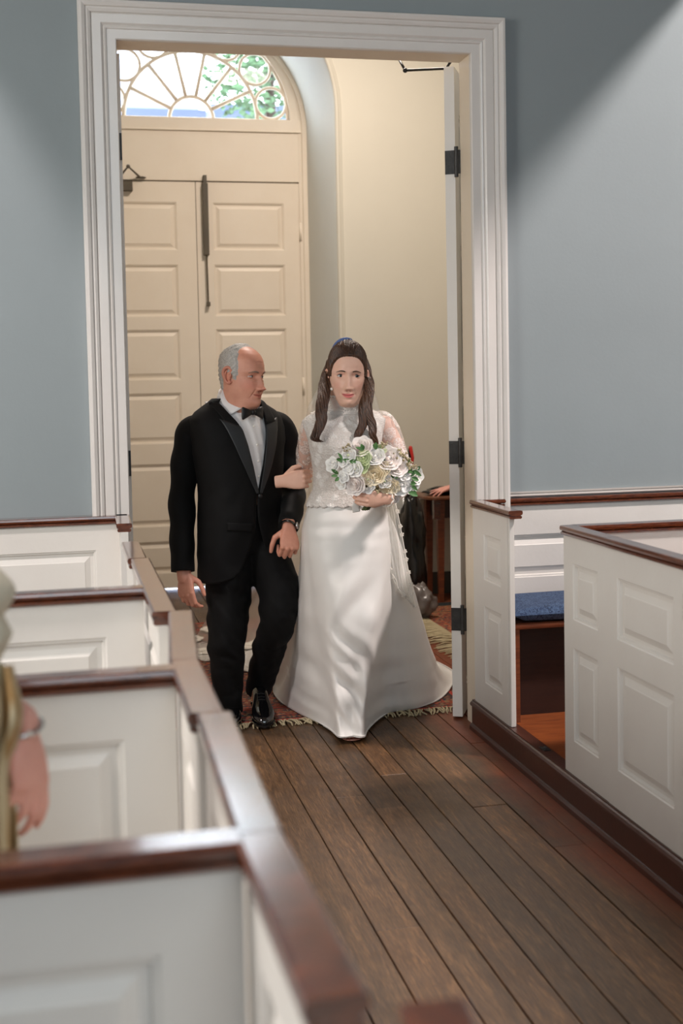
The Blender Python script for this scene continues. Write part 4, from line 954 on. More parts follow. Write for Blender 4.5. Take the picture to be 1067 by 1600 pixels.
# ------------------------------------------------------------------ BRIDE
bride = thing('person', 'dark-haired bride in white lace top and satin gown with a long train', 'person', (1.22, .10, 0))
BY = .12; BS = 1.13
bh = at(542.5, 588, BY)
BM = Matrix.Translation(Vector(bh)) @ Matrix.Rotation(math.radians(-9), 4, 'Z') @ Matrix.Rotation(math.radians(1.5), 4, 'X') @ Matrix.Rotation(math.radians(2.5), 4, 'Y')
hb, eyes, re = build_head(HEAD_F, False, BS, BM)
bx = at(541, 800, BY)[0]; YB = math.radians(-8)
def BL(x, y, z): q = Matrix.Rotation(YB, 3, 'Z') @ Vector((x, y, 0)); return Vector((bx+q.x, BY+.01+q.y, z))
BT_ = [(.98, .176, .118, 0), (1.04, .158, .108, 0), (1.10, .140, .100, .0), (1.17, .134, .100, -.002), (1.24, .145, .118, -.008), (1.30, .156, .128, -.012), (1.35, .165, .116, -.006), (1.385, .178, .094, .002), (1.41, .182, .074, .008), (1.43, .160, .064, .014), (1.45, .115, .060, .018), (1.468, .072, .058, .014), (1.50, .060, .058, .008), (1.53, .058, .058, .004), (1.545, .058, .058, .002)]
def btor(z): return [np.interp(z, [q[0] for q in BT_], [q[i] for q in BT_]) for i in (1, 2, 3)]
def bfront(x, z, off=0.0, e=.92):
    a, b_, c = btor(z); s_ = min(.999, abs(x)/a)**(1/e); return BL(x, c-b_*math.sqrt(max(0, 1-s_*s_))**e-off, z)
RAb = [at(487, 668, .17), at(478, 705, .27), at(470, 742, .43), at(452, 750, .40), at(441, 750, .32)]
LAb = [at(600, 664, .13), at(617, 700, .10), at(628, 752, .03), at(616, 772, -.15), at(603, 779, -.21)]
RAb = [at(488, 670, .17), at(480, 705, .30), at(474, 745, .47), at(450, 752, .50), at(438, 752, .40)]
hR = hand_mb(at(441, 752, .345), (.90, -.35, .10), (-.35, -.93, .1), -1, 1.10, [(1.1, 1.35, .8), (1.15, 1.35, .8), (1.15, 1.3, .8), (1.1, 1.3, .8)], [(.62, .70, -.15), (.25, .95, -.25), (.05, .90, -.5)])
hL = hand_mb(at(604, 779, -.215), (-.96, -.05, .05), (-.05, -.97, -.20), -1, .92, [(.55, .8, .7), (.55, .85, .7), (.55, .9, .7), (.6, .9, .7)], [(.5, .7, -.55), (.15, .85, -.6), (-.05, .9, -.5)], spread=.02)
fx = flo(549, 1156)
RAb[-1] = at(442, 752, .35)
body_mesh('body', [([BL(0, 0, .95), BL(0, 0, 1.15), BL(0, .008, 1.27), BL(0, .02, 1.37), BL(0, .018, 1.42), bh+np.array([0, .018, -.085])], [(.09, .13), (.082, .115), (.080, .130), (.050, .140), (.046, .056), (.050, .052)]),
                   (RAb, [.044, .040, .032, .027, .023]), (LAb, [.045, .041, .033, .027, .023]),
                   ([BL(-.07, 0, .9), (1.12, .25, .5), (1.10, .6, .10)], [.07, .05, .035]), ([BL(.07, 0, .9), (fx[0], .05, .52), (fx[0], .14, .10)], [.07, .05, .030]), ([(fx[0], .15, .09), (fx[0], .05, .045), (fx[0]-.005, -.01, .03)], [.03, .03, .032])]
          + [([(fx[0]-.03+i*.015, -.02, .030), (fx[0]-.032+i*.016, -.052-.010*math.sin(.6+i*.5), .026)], [.010, .0095-.0006*abs(i-0)]) for i in range(5)],
          [hR, hL], hb, 'skin_bride', bride, .0030)
bb = bride.children[-1]
parent_head[bb.name] = head_grid(HEAD_F, False, 140, 160)[:3]
eye_parts(bb, eyes, re, BS, BM, False, (.20, -.97, -.03), (.035, .045, .045, 1), 'brow_dark', (.0190, .0040, .0045))
# hair: swept back cap with volume, long locks in front of both shoulders
def bride_hair(x, y, z):
    ax = abs(x)
    line = .078-.9*max(0, ax-.035)**1.25*9 if ax < .066 else -.2
    front = (((ax/.0645)**2.5+(max(z, 0)/.079)**2.5)**.4-1)/.10 if z > 0 else (ax-.0690)/.006
    side = min(front, (y+.070)/.012) if z > -.012 else -1
    ear = min((y-.022)/.012, 1)
    if z < -.1: return -1
    return max(-1, min(1, max(front if z > .05 else side, ear)))
def bbump(P):
    x, y, z = P[..., 0], P[..., 1], P[..., 2]; a = np.arctan2(x, y+.05)
    return .0026*np.sin(a*34+z*25)*sstep(.0, .03, z)+.0015*np.sin(a*71)+.013*np.exp(-.5*((z-.115)/.035)**2)*sstep(-.085, -.03, y)*np.exp(-.5*(x/.045)**2)
sub(hair_cap(HEAD_F, False, bride_hair, .0065, BS, BM, bbump, 150, 220), 'hair', 'hair_brown', bb, True)
def lock(pts, w, n=26, seed=0, wav=1.0):
    b = MB(); r = random.Random(seed); S = spline(pts, 44); W_ = np.interp(np.linspace(0, 1, 44), np.linspace(0, 1, len(w)), w)
    for i in range(n):
        a, q = r.random()*2*PI, math.sqrt(r.random()); ph = r.random()*6; tw = r.uniform(3.5, 5.5); e_ = r.uniform(.74, 1.0)
        P = []
        for j_ in range(int(44*e_)):
            t = j_/43; ang = a+tw*t*wav; rr_ = q*W_[j_]*(1-.25*math.sin(9*t+ph)*.3)
            P.append(S[j_]+np.array([rr_*math.cos(ang)+.0105*t*math.sin(19*t+seed), rr_*.55*math.sin(ang)+.005*t*math.cos(17*t+seed), .002*math.sin(20*t+ph)]))
        m = len(P); b.tube(P, [max(.0008, .0048*min(1, (1-k_/(m-1))*4+.15)*min(1, .6+k_/8)) for k_ in range(m)], 6)
    return b
A = lambda x, y, Y: at(x, y, Y)
ha = lock([A(515, 562, .19), A(511, 585, .16), A(507, 604, .11), A(504, 625, .05), A(503, 648, .01), A(497, 668, -.012), A(495, 685, -.018), A(503, 692, -.02)], [.012, .021, .024, .025, .023, .021, .020, .011], 80, 1, 1.6)
hb2 = lock([A(570, 562, .19), A(574, 585, .16), A(576, 604, .10), A(573, 625, .02), A(568, 650, -.012), A(563, 672, -.02), A(561, 688, -.022), A(568, 693, -.025)], [.012, .020, .022, .023, .019, .016, .013, .008], 66, 2, 1.6)
hc2 = lock([A(575, 590, .09), A(576, 615, .04), A(576, 640, -.005), A(580, 665, -.022), A(585, 685, -.028), A(583, 702, -.03)], [.012, .018, .018, .017, .016, .010], 50, 3, 1.8)
for q in (hb2, hc2): ha.add(q.v, q.f)
sub(ha, 'hair_lock', 'hair_brown', bb, True)
for sd in (-1, 1): sub(MB().ball(tuple(at(541.5+sd*23.5, 608, BY-.03)), .0072, 12, 8), 'earring', 'pearl', bb, True)
b = MB(); R = []
for t in np.linspace(-.85, .20, 22): R.append(BM @ (Vector((.0830*math.sin(t)*.98, .004, .028+.117*math.cos(t)))*BS))
b.tube(R, [(.0035, .012*math.sin(PI*(i+.5)/22)**.5) for i in range(22)], 8, up=(0, 1, 0)); k = NM('blue_satin', srgb(84, 106, 158), .5); k.bump(k.noise(120), .6, .004); M['blue_satin'] = k.m
sub(b, 'hair_band', 'blue_satin', bb, True)
# lace bodice
b = MB(); G = []; nt = 140
for z in np.linspace(1.035, 1.452, 60):
    a, d_, c = btor(z); hem = max(0, (1.10-z)/.065)
    row = []
    for t in np.linspace(0, 2*PI, nt, endpoint=False):
        x, y = sell(a+.008+.012*hem, d_+.010+.012*hem, .92, t); zz = z-(.010*abs(math.sin(t*13)))*(1 if z < 1.045 else 0)
        if .0 < math.cos(t): y -= .020*math.exp(-.5*((z-1.275)/.040)**2)*(math.exp(-.5*((x-.068)/.042)**2)+math.exp(-.5*((x+.068)/.042)**2))
        row.append(BL(x, c+y, zz))
    G.append(row)
b.grid(G, closed_u=True); wrinkle(b, .0035, 9, 2); o = part(b, 'lace_top', 'lace', bride, True); solid(o, .003)
b = MB(); G = []
for z in np.linspace(1.436, 1.512, 18):
    a, d_, c = btor(z); G.append([BL(q[0], c+q[1]-.014*(1.520-z)/.1, z+.012*(1-math.cos(t))*.5) for t in np.linspace(0, 2*PI, 80, endpoint=False) for q in [sell(a+.006, d_+.006, .95, t)]])
b.grid(G, closed_u=True); o = part(b, 'lace_collar', 'collar_lace', bride, True)
b = MB(); 
for z, r_ in ((1.452, .010), (1.514, .004)):
    P = []
    for t in np.linspace(0, 2*PI, 120): a, d_, c = btor(min(z, 1.545)); q = sell(a+.010, d_+.010, .95, t); P.append(BL(q[0], c+q[1], z+r_*.6*math.sin(t*22)+.006*(1-math.cos(t))))
    b.tube(P, .003, 6)
sub(b, 'collar_trim', 'tulle_lace', o, True)
def slv(P, R, nm='sleeve'):
    b = MB(); S = spline(P, 50); rr_ = spline([[r, r] for r in R], 50); b.tube(S, [tuple(q) for q in rr_], 26, caps=False); wrinkle(b, .004, 14, 5); part(b, nm, 'sheer_lace', bride, True)
    b = MB(); T = S[-1]-S[-3]; ux_ = Vector(T).cross(Vector((0, -1, .3))).normalized(); uy_ = Vector(T).normalized().cross(ux_); P = [Vector(S[-1])+(ux_*math.cos(t)+uy_*math.sin(t))*R[-1]*1.1+Vector(T).normalized()*.006*math.sin(9*t) for t in np.linspace(0, 2*PI, 60)]
    b.tube(P, .0035, 6); sub(b, 'sleeve_trim', 'tulle_lace', bride.children[-1], True)
slv([BL(-.135, .01, 1.392)]+RAb[:4], [.050, .056, .050, .040, .034])
slv([BL(.135, .01, 1.392)]+LAb, [.050, .057, .051, .043, .036, .031])
# gown: hem laid out on the floor, walls drawn up to the hips
HEM = [(552, 1150, .035), (569, 1151, .035), (576, 1140, .010), (604, 1118, .006), (632, 1112, .006), (655, 1108, .005), (687, 1095, .005), (705, 1073, .012), (709, 1050, .014)]
HR = [flo(x, y, z) for x, y, z in HEM]
HEML = [(540, 1152, .035), (529, 1151, .035), (520, 1144, .012), (502, 1134, .006), (482, 1124, .006), (464, 1115, .006), (440, 1100, .006), (428, 1085, .008), (424, 1068, .010)]
HL = [flo(x, y, z) for x, y, z in HEML]
HB = [np.array(p) for p in ((1.93, 1.5, .01), (1.75, 2.0, .01), (1.45, 2.25, .01), (1.15, 2.2, .01), (.95, 1.8, .01), (.95, 1.4, .01))]
loop = HR+HB+HL[::-1]; loop.append(loop[0]); NT = 220
LP = spline(loop, NT+1)[:-1]
for p in LP: p[2] = max(p[2], .0125)
# parametrise: start angle of every hem sample round the hip
idx = np.array([len(HR)-1, len(HR)+len(HB)])/(len(loop)-1)
angs = []
for i in range(NT):
    u = i/NT; k0 = [0, 1/(len(loop)-1), 2/(len(loop)-1), idx[0]*.55, idx[0], .5, idx[1], 1-(1-idx[1])*.55, 1-3/(len(loop)-1), 1-2/(len(loop)-1), 1]; v0 = [0, .70, 1.10, 1.32, 1.60, PI, 2*PI-1.60, 2*PI-1.32, 2*PI-1.10, 2*PI-.70, 2*PI]
    angs.append(np.interp(u, k0, v0))
angs = np.array(angs)
G = []; NR = 110; zt = 1.085
for k_ in range(NR):
    s_ = k_/(NR-1); z = zt*(1-s_)**1.0; row = []
    for i in range(NT):
        t = angs[i]; fr = math.cos(t); H = LP[i]
        # body form
        tabz = [1.085, 1.0, .92, .82, .70, .55, .40, .25, .12, 0]; hw = [.150, .178, .196, .202, .198, .188, .165, .130, .090, .066]; dp = [.105, .125, .140, .150, .145, .135, .125, .115, .105, .10]
        a = np.interp(z, tabz[::-1], hw[::-1]); d_ = np.interp(z, tabz[::-1], dp[::-1])
        x, y = sell(a, d_, .9, t)
        # column swings forward to the leading foot and drifts with the step
        lean = sstep(.85, .0, z); cxx = bx+(.012*sstep(1.0, .6, z)+(fx[0]+.004-bx)*lean); cyy = BY+.01-.09*math.exp(-.5*((z-.52)/.20)**2)*max(0, fr)-.0*lean
        q = np.array([cxx+x*math.cos(YB)-y*math.sin(YB), cyy+x*math.sin(YB)+y*math.cos(YB)])
        side = 1-sstep(.18, .45, fr)                       # 0 at the front column, 1 from the sides on
        p_ = 1.95 if t > PI else 1.45
        e1 = sstep(0, 1, s_)**.9 if fr > .7 else s_**p_
        front = q*(1-s_**2.2)+H[:2]*s_**2.2
        rear = q*(1-s_**p_)+H[:2]*s_**p_
        xy = front*(1-side)+rear*side
        # satin folds over the knee and down the column
        f = max(0, fr)**.6
        kn = math.exp(-.5*((z-.30)/.15)**2)
        ang_ = t if t < PI else t-2*PI
        nn = noise.noise(Vector((ang_*1.3, z*13+ang_*1.4, 3))); n3 = noise.noise(Vector((ang_*1.0, z*9-ang_*1.8, 8)))
        off = f*(.050*kn*nn+.024*math.exp(-.5*((z-.66)/.12)**2)*n3+.010*math.exp(-.5*((z-.92)/.08)**2)*noise.noise(Vector((ang_*.8, z*22, 1))))
        off += .012*kn*(-1)*math.exp(-.5*((ang_-.05)/.10)**2)*0
        off += side*.028*math.sin(t*9+s_*2)*s_**1.5*(1-s_**6)+side*.012*noise.noise(Vector((t*3, s_*4, 0)))*s_
        nx = (H[:2]-np.array([bx, BY+.3])); nx = nx/(np.linalg.norm(nx)+1e-6); nf = np.array([math.sin(YB), -math.cos(YB)]); dirv = nf*(1-side)+nx*side
        xy = xy+dirv*off
        zz = z*(1-s_**6)+H[2]*s_**6 if True else z
        zz = max(zz, .0125)
        if side > .3 and s_ > .8: zz = zz+.012*math.sin(t*11)*(1-s_)*5*side*(s_ < .99)
        row.append((xy[0], xy[1], max(.0125, zz)))
    G.append(row)
b = MB(); b.grid(G, closed_u=True); gown = part(b, 'gown', 'satin', bride, True); solid(gown, .003, 1)
b = MB(); b.tube([LP[i]+np.array([0, 0, .003]) for i in list(range(NT))+[0]], .003, 5); sub(b, 'hem', 'satin', gown, True)
# sandal
b = MB(); R = []
for y, w_, in ((-.075, .012), (-.070, .030), (-.05, .042), (0, .045), (.06, .036), (.14, .028), (.18, .022)):
    R.append([(fx[0]+w_*math.cos(t), y, .012+.0035*math.sin(t)+max(0, y)*.35) for t in np.linspace(0, 2*PI, 16, endpoint=False)])
k = NM('rose_gold', srgb(196, 140, 124), .25, Metallic=.4); M['rose_gold'] = k.m
b.loft(R); b.tube([(fx[0]-.044, -.022, .014), (fx[0]-.03, -.026, .050), (fx[0], -.028, .060), (fx[0]+.03, -.026, .050), (fx[0]+.044, -.022, .014)], (.009, .003), 8, up=(0, 1, 0)); b.tube([(fx[0], .17, .0), (fx[0], .17, .07)], .007, 8)
part(b, 'sandal', 'rose_gold', bride, True)
# veil
def veil(rows, nu, name, seed, amp=.02, mat='tulle'):
    """rows: (left point, right point) pairs; soft vertical folds"""
    Ls, Rs = spline([r[0] for r in rows], 60), spline([r[1] for r in rows], 60); dp = spline([[r[2], 0] for r in rows], 60)[:, 0]; G = []
    for i in range(60):
        row = []
        for j_ in range(nu):
            u = j_/(nu-1); p = Ls[i]*(1-u)+Rs[i]*u; bow = math.sin(PI*u); f = amp*(i/59)**.6*(math.sin(u*38+seed)+.6*math.sin(u*61+seed*2+i*.03))*bow**.3
            row.append((p[0], p[1]+dp[i]*bow+f, max(.014, p[2]+(f*.3 if p[2] < .1 else 0))))
        G.append(row)
    b = MB(); b.grid(G); o = part(b, name, mat, bride, True); return o, np.array(G)
f0 = lambda x, y: flo(x, y, .016)
v1, G1 = veil([(A(518, 556, .20), A(566, 553, .20), .05), (A(510, 575, .25), A(574, 572, .25), .05), (A(497, 606, .30), A(584, 606, .28), .05), (A(480, 640, .34), A(594, 645, .32), .03), (A(474, 690, .66), A(600, 690, .36), .05),
               (A(462, 760, .75), A(596, 760, .40), .1), (A(410, 860, 1.0), A(600, 850, .50), .1), (A(340, 940, 1.35), A(590, 950, .8), .1), (f0(300, 1000), f0(560, 1040), 0), (f0(255, 1010), f0(420, 1060), 0), (f0(262, 1028), f0(398, 1022), 0)], 90, 'veil', 1, .022)
v2, G2 = veil([(A(560, 640, .30), A(592, 640, .30), .0), (A(585, 690, .34), A(606, 690, .32), .0), (A(592, 760, .22), A(612, 765, .16), .0), (A(598, 800, .10), A(621, 800, .10), -.01), (A(604, 860, .04), A(634, 870, .10), -.01), (A(616, 910, .06), A(643, 920, .12), -.01), (A(642, 944, .10), A(648, 950, .14), 0)], 40, 'veil', 4, .012)
def edge(P, nm, par, r=.0035, wv=.012, k_=2.2):
    P = np.array(P); b = MB(); S = spline(P, len(P)*3); L_ = np.concatenate([[0], np.cumsum(np.linalg.norm(np.diff(S, axis=0), axis=1))]); Q = []
    for p, l in zip(S, L_): Q.append(p+np.array([wv*math.sin(l*55), 0, wv*.7*math.cos(l*55)]))
    b.tube(Q, r, 6); b.tube(S, r*1.3, 6)
    for l in np.arange(.03, L_[-1], .055):
        i = int(np.argmin(abs(L_-l)))
        for a in range(5): c0 = S[i]+np.array([.007*math.cos(a*1.256+l*9), 0, .007*math.sin(a*1.256+l*9)]); b.ball(c0, (.0042, .002, .0042), 8, 6)
    return sub(b, nm, 'tulle_lace', par, True)
edge(G2[20:, 0][::4], 'lace_edge', v2); edge(G2[22:, -1][::6], 'lace_edge', v2, .0015, .002)
for x, y in ((276, 1015), (314, 1020), (391, 1011), (330, 985), (300, 1000)):
    c0 = f0(x, y); fl_ = MB()
    for a in range(6): fl_.ball(c0+np.array([.045*math.cos(a*1.047), .06*math.sin(a*1.047), .008]), (.030, .035, .008), 10, 6)
    fl_.ball(c0+np.array([0, 0, .014]), (.03, .03, .008), 10, 6)
    sub(fl_, 'lace_flower', 'tulle_lace', v1, True)
edge([f0(x, y) for x, y in ((268, 1040), (300, 1028), (350, 1022), (400, 1000))], 'lace_edge', v1, .006, .02)

# ------------------------------------------------------------------ BOUQUET
bq0 = at(590, 745, -.20)
bq = thing('bouquet', 'bouquet of white and cream roses with greenery held by the bride', 'bouquet', tuple(bq0))
def rose(r, seed, whorls=4, opening=.75):
    b = MB(); rn = random.Random(seed)
    def petal(phi, R, h, wid, tilt, curl):
        G = []
        for i in range(7):
            v = i/6; row = []
            for j_ in range(9):
                u = (j_/8-.5)*2; ww = wid*math.sin(PI*min(.96, .25+.62*v))**.7; a = phi+u*ww
                rad = R*(.25+.75*math.sin(v*PI/2)**.8)*(1+tilt*v*v)*(1+.05*math.cos(u*PI)); z = h*(v-.12*u*u*v-curl*max(0, v-.75)*2*(1+.3*abs(u)))
                row.append((rad*math.cos(a), rad*math.sin(a), z))
            G.append(row)
        b.grid(G)
    for k_ in range(whorls):
        t = (k_+1)/whorls; n = 3+k_
        for i in range(n): petal(2*PI*i/n+k_*.7+rn.uniform(-.15, .15), r*(.14+.80*t**1.15), r*(1.0-.34*t)*rn.uniform(.93, 1.05), (1.15-.28*t), .35*t*opening, .25*t)
    b.ball((0, 0, r*.3), (r*.22, r*.22, r*.45), 10, 8); b.ball((0, 0, .05*r), (r*.75, r*.75, r*.4), 14, 8)
    return b
def orient(b, c, d, roll=0):
    q = Vector((0, 0, 1)).rotation_difference(Vector(d).normalized()).to_matrix() @ Matrix.Rotation(roll, 3, 'Z'); c = Vector(tuple(map(float, c))); b.v = [tuple(c+q @ Vector(p)) for p in b.v]; return b
FL = [(565, 698, 14, 'petal_blush', 'rose'), (545, 712, 10, 'petal_white', 'lisianthus'), (520, 726, 10, 'petal_white', 'lisianthus'), (586, 713, 12, 'petal_white', 'rose'), (607, 716, 16, 'petal_blush', 'rose'), (621, 729, 13, 'petal_blush', 'rose'),
      (586, 741, 13, 'petal_cream', 'rose'), (554, 756, 14, 'petal_blush', 'rose'), (597, 732, 9, 'petal_cream', 'rose'), (568, 716, 9, 'petal_green', 'lisianthus'), (565, 728, 9, 'petal_green', 'lisianthus'), (555, 733, 9, 'petal_white', 'lisianthus'),
      (545, 731, 8, 'petal_white', 'lisianthus'), (573, 759, 9, 'petal_white', 'anemone'), (608, 762, 13, 'petal_cream', 'rose'), (627, 757, 14, 'petal_white', 'rose'), (650, 744, 11, 'petal_white', 'rose'), (644, 760, 9, 'petal_white', 'lisianthus'),
      (614, 775, 9, 'petal_white', 'lisianthus'), (601, 752, 8, 'petal_white', 'lisianthus'), (537, 745, 7, 'petal_white', 'lisianthus'), (575, 749, 8, 'petal_cream', 'lisianthus'), (594, 703, 7, 'petal_green', 'lisianthus'), (632, 740, 8, 'petal_white', 'lisianthus'), (536, 722, 6, 'petal_white', 'lisianthus'), (640, 733, 6, 'petal_blush', 'lisianthus'), (533, 757, 6, 'petal_white', 'lisianthus')]
cB = at(590, 742, -.14)
for i, (x, y, r, m_, nm) in enumerate(FL):
    rr_ = r/360*1.06; dx = (x-590)/70; dy = (y-735)/45; dep = -.20-.07*max(0, 1-dx*dx-dy*dy)**.5; c = at(x, y, dep+.02); d = Vector((dx*.8-.25, -1.0, -dy*.7+.15))
    b = orient(rose(rr_, i, 5 if r > 11 else 4 if r > 8 else 3, .8 if r > 9 else 1.3), Vector(c)-d.normalized()*rr_*.4, d, i)
    o = part(b, nm, m_, bq, True)
    if nm == 'anemone' or (nm == 'lisianthus' and i % 2): b = MB(); b.ball(Vector(c)+d.normalized()*rr_*.25, rr_*.2, 8, 6); sub(b, 'centre', 'centre' if nm == 'anemone' else 'petal_green', o, True)
r3 = random.Random(11)
def leaf_mb(c, d, L_, w_):
    d = Vector(d).normalized(); n_ = Vector((r3.uniform(-.3, .3), -1, r3.uniform(-.3, .5))); s_ = d.cross(n_).normalized(); n_ = s_.cross(d); c = Vector(tuple(c)); G = []
    for t in np.linspace(0, 1, 8):
        ww = w_*math.sin(PI*(.06+.9*t))**.8; G.append([c+d*L_*t+s_*ww*u+n_*(abs(u)*ww*.4-.25*L_*t*t*.6) for u in (-1, -.5, 0, .5, 1)])
    return MB().grid(G)
for x, y, n in ((536, 721, 3), (545, 722, 2), (530, 743, 3), (576, 727, 4), (570, 706, 2), (634, 730, 4), (642, 744, 3), (640, 756, 2), (585, 700, 2), (612, 745, 3), (560, 742, 3), (595, 722, 2), (637, 771, 2), (555, 720, 2), (620, 742, 3), (646, 735, 2), (588, 757, 4), (596, 762, 3), (604, 738, 2)):
    for k_ in range(n):
        a = r3.uniform(0, 2*PI); a = math.atan2(-(y-738), x-590)+r3.uniform(-.9, .9); c = at(x+r3.uniform(-3, 3), y+r3.uniform(-3, 3), -.19-r3.random()*.05)
        part(leaf_mb(c, (math.cos(a), -.35, math.sin(a)), r3.uniform(.024, .042), r3.uniform(.007, .011)), 'leaf', 'leaf', bq, True)
for x, y, n in ((621, 706, 7), (630, 713, 7), (638, 722, 6), (617, 712, 4), (600, 697, 4), (541, 700, 3), (588, 764, 9), (583, 756, 5), (645, 728, 4)):
    b = MB()
    for k_ in range(n*3):
        c = at(x+r3.uniform(-6, 6), y+r3.uniform(-6, 6), -.20-r3.random()*.05); b.ball(c, r3.uniform(.0035, .006), 8, 6); b.tube([c, c*.75+cB*.25, c*.5+cB*.5], .0008, 4)
    part(b, 'filler_sprig', 'bud', bq, True)
b = MB(); g0, g1 = at(594, 762, -.19), at(570, 797, -.185)
for k_ in range(16):
    a, q = k_*2.4, .013*math.sqrt((k_+.5)/16); o_ = np.array([q*math.cos(a), q*math.sin(a), 0]); b.tube([g0+o_*1.6, (g0+g1)/2+o_*.9, g1+o_*1.3], .0032, 6)
part(b, 'stem_bundle', 'stem', bq, True)
b = MB(); P = [at(566, 770, -.17), at(560, 782, -.17), at(556, 792, -.165), at(557, 800, -.16)]; b.tube(spline(P, 16), (.016, .0015), 8, up=(1, 0, .3)); 
part(b, 'ribbon', 'satin', bq, True)
b = MB(); b.ball(g0*.85+g1*.15+np.array([0, .012, 0]), (.045, .035, .03), 16, 10); part(b, 'greenery_core', 'leaf', bq, True)

# ------------------------------------------------------------------ GUEST at the left edge
gy = -3.42
guest = thing('person', 'guest in cream shawl and gold dress at the left edge, wearing a bracelet', 'person', (-.36, gy, 0))
gm = Matrix.Translation(Vector((-.40, gy, 1.56))) @ Matrix.Rotation(math.radians(60), 4, 'Z')
ghb, geyes, gre = build_head(HEAD_F, False, 1.02, gm)
gw = at(26, 1120, gy-.02); ge = at(-75, 1075, gy+.02)
gh = hand_mb(at(36, 1140, gy-.02), (.10, -.10, -1.0), (.75, -.66, 0), -1, .90, [(.15, .35, .25), (.25, .45, .3), (.35, .5, .35), (.5, .55, .35)], [(.55, .80, -.3), (.2, .95, -.25), (.05, .95, -.15)])
body_mesh('body', [([(-.40, gy, .9), (-.40, gy, 1.1), (-.40, gy, 1.25), (-.40, gy, 1.36), (-.40, gy, 1.48)], [(.10, .14), (.09, .12), (.10, .14), (.06, .12), (.048, .048)]),
                   ([(-.27, gy-.01, 1.33), ge, gw, at(36, 1142, gy-.02)], [.045, .036, .026, .024]), ([(-.53, gy, 1.33), (-.60, gy, 1.08), (-.55, gy-.1, .85)], [.045, .035, .026]),
                   ([(-.45, gy, .9), (-.45, gy, .5), (-.45, gy, .05)], [.08, .055, .04]), ([(-.35, gy, .9), (-.35, gy, .5), (-.35, gy, .05)], [.08, .055, .04])], [gh], ghb, 'skin_pink', guest, .0045)
gb = guest.children[-1]
sub(hair_cap(HEAD_F, False, bride_hair, .010, 1.02, gm, lambda P: .003*np.sin(P[..., 0]*200), 60, 90), 'hair', 'hair_brown', gb, True)
b = MB(); G = []
for z, a, d_ in ((1.36, .15, .09), (1.25, .165, .11), (1.1, .14, .10), (.95, .17, .12), (.7, .19, .14), (.4, .22, .17), (.12, .25, .20)):
    G.append([(-.40+a*math.cos(t)*(1+.03*math.sin(t*9)), gy+d_*math.sin(t)*(1+.05*math.sin(t*11)), z) for t in np.linspace(0, 2*PI, 90, endpoint=False)])
G = np.array(G); G = np.stack([spline(G[:, i], 40) for i in range(90)], 1); b.grid(G, closed_u=True); o = part(b, 'dress', 'gold_cloth', guest, True)
b = MB()  # shawl over shoulder and upper arm, hanging ends
G = []
sp_ = [(-.40, gy, 1.43), (-.28, gy-.01, 1.37), at(-34, 930, gy), at(-22, 985, gy), at(-22, 1045, gy)]
S = spline(sp_, 40)
for i, c in enumerate(S):
    r_ = np.interp(i/39, [0, .3, .55, .68, .85, 1], [.05, .075, .055, .030, .044, .022]); G.append([(c[0]+r_*.8*math.cos(t)*(1+.08*math.sin(5*t+i*.4)), c[1]+r_*.9*math.sin(t)*(1+.08*math.sin(6*t)), c[2]+r_*.35*math.cos(t)) for t in np.linspace(0, 2*PI, 40, endpoint=False)])
b.loft(G); wrinkle(b, .006, 16, 1); part(b, 'shawl', 'cream_cloth', guest, True)
b = MB()  # long hanging end of the shawl
S = spline([at(-22, 1040, gy-.05), at(-8, 1120, gy-.08), at(-20, 1200, gy-.05), at(-12, 1290, gy-.05), at(-6, 1420, gy-.05)], 50); G = []
for i, c in enumerate(S): G.append([(c[0]+u*.036, c[1]-.014*math.sin(u*9+i*.1), c[2]) for u in np.linspace(-1, 1, 30)])
b.grid(G); o = part(b, 'shawl_end', 'gold_cloth', guest, True); solid(o, .003)
wd = Vector(at(42, 1165, gy))-Vector(at(30, 1140, gy)); wd.normalize(); cc = Vector(at(36, 1143, gy-.02)); ux_ = wd.cross(Vector((0, -1, 0))).normalized(); uy_ = wd.cross(ux_); b = MB()
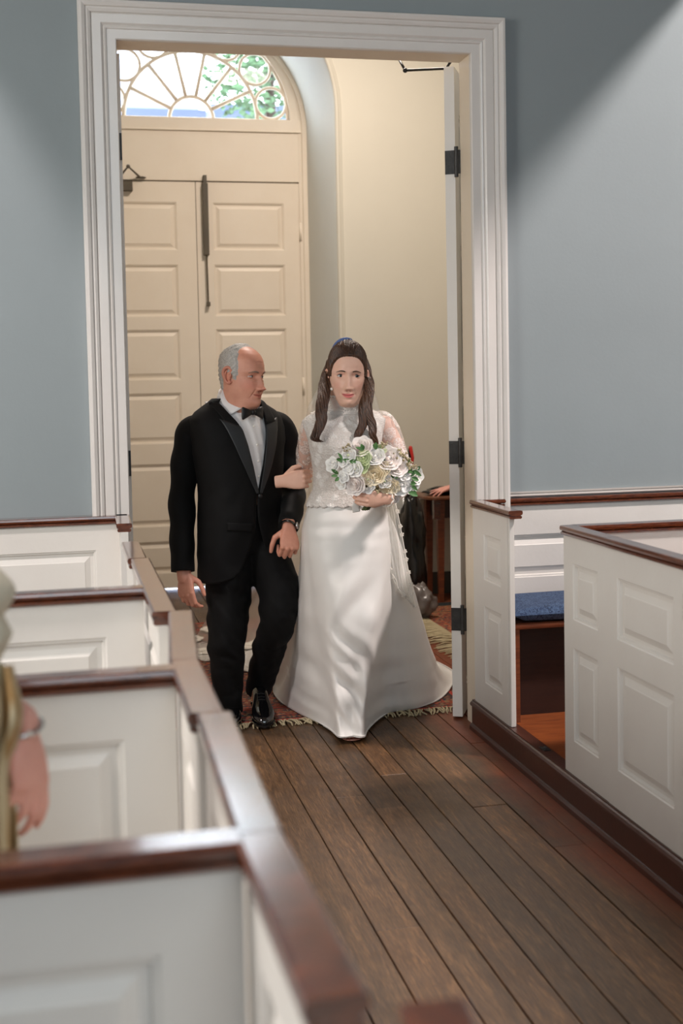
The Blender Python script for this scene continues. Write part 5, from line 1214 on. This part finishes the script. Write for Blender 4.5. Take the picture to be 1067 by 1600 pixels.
b.tube([cc+ux_*.031*math.cos(t)+uy_*.028*math.sin(t)+wd*.004*math.sin(2*t) for t in np.linspace(0, 2*PI, 40)], .0035, 8); br = part(b, 'bracelet', 'silver', guest, True)
for o_ in ((-.008, -.030, .006), (.010, -.030, .004)): sub(MB().ball(cc+Vector(o_), .0045, 10, 8), 'bead', 'pearl', br, True)

# ------------------------------------------------------------------ CHILD beyond the door leaf, one hand on the table
kx, ky = 3.02, 2.72
kid = thing('person', 'child hidden behind the open door, only a hand on the side table visible', 'person', (kx, ky, 0))
km = Matrix.Translation(Vector((kx, ky, 1.13))) @ Matrix.Rotation(math.radians(160), 4, 'Z')
kh, _, _ = build_head(HEAD_F, False, .92, km)
kw = at(706, 757, 3.10); kh2 = hand_mb(at(704, 761, 3.11), (-.92, .02, -.28), (-.25, -.3, .9), 1, .80, [(.0, .12, .1), (.05, .1, .1), (.1, .15, .1), (.15, .15, .1)], [(.8, .5, -.2), (.7, .7, -.2), (.6, .8, -.1)], spread=.42)
body_mesh('body', [([(kx, ky, .55), (kx, ky, .75), (kx, ky, .88), (kx, ky, .95), (kx, ky, 1.02)], [(.07, .10), (.07, .09), (.06, .11), (.045, .05), (.04, .04)]),
                   ([(kx-.11, ky+.03, .90), (kx-.13, ky+.2, .82), at(706, 760, 3.10)], [.032, .028, .022]), ([(kx+.11, ky, .90), (kx+.15, ky, .75), (kx+.14, ky, .58)], [.032, .028, .022]),
                   ([(kx-.06, ky, .55), (kx-.06, ky, .3), (kx-.06, ky, .04)], [.055, .042, .032]), ([(kx+.06, ky, .55), (kx+.06, ky, .3), (kx+.06, ky, .04)], [.055, .042, .032])], [kh2], kh, 'skin_pink', kid, .0045)
sub(hair_cap(HEAD_F, False, bride_hair, .010, .92, km, lambda P: .003*np.sin(P[..., 0]*200), 60, 90), 'hair', 'hair_brown', kid.children[-1], True)
b = MB(); b.loft([[(kx+a*math.cos(t), ky+d_*math.sin(t), z) for t in np.linspace(0, 2*PI, 40, endpoint=False)] for z, a, d_ in ((.94, .07, .05), (.91, .125, .08), (.75, .125, .10), (.60, .15, .13), (.42, .20, .18))]); part(b, 'dress', 'cream_cloth', kid, True)
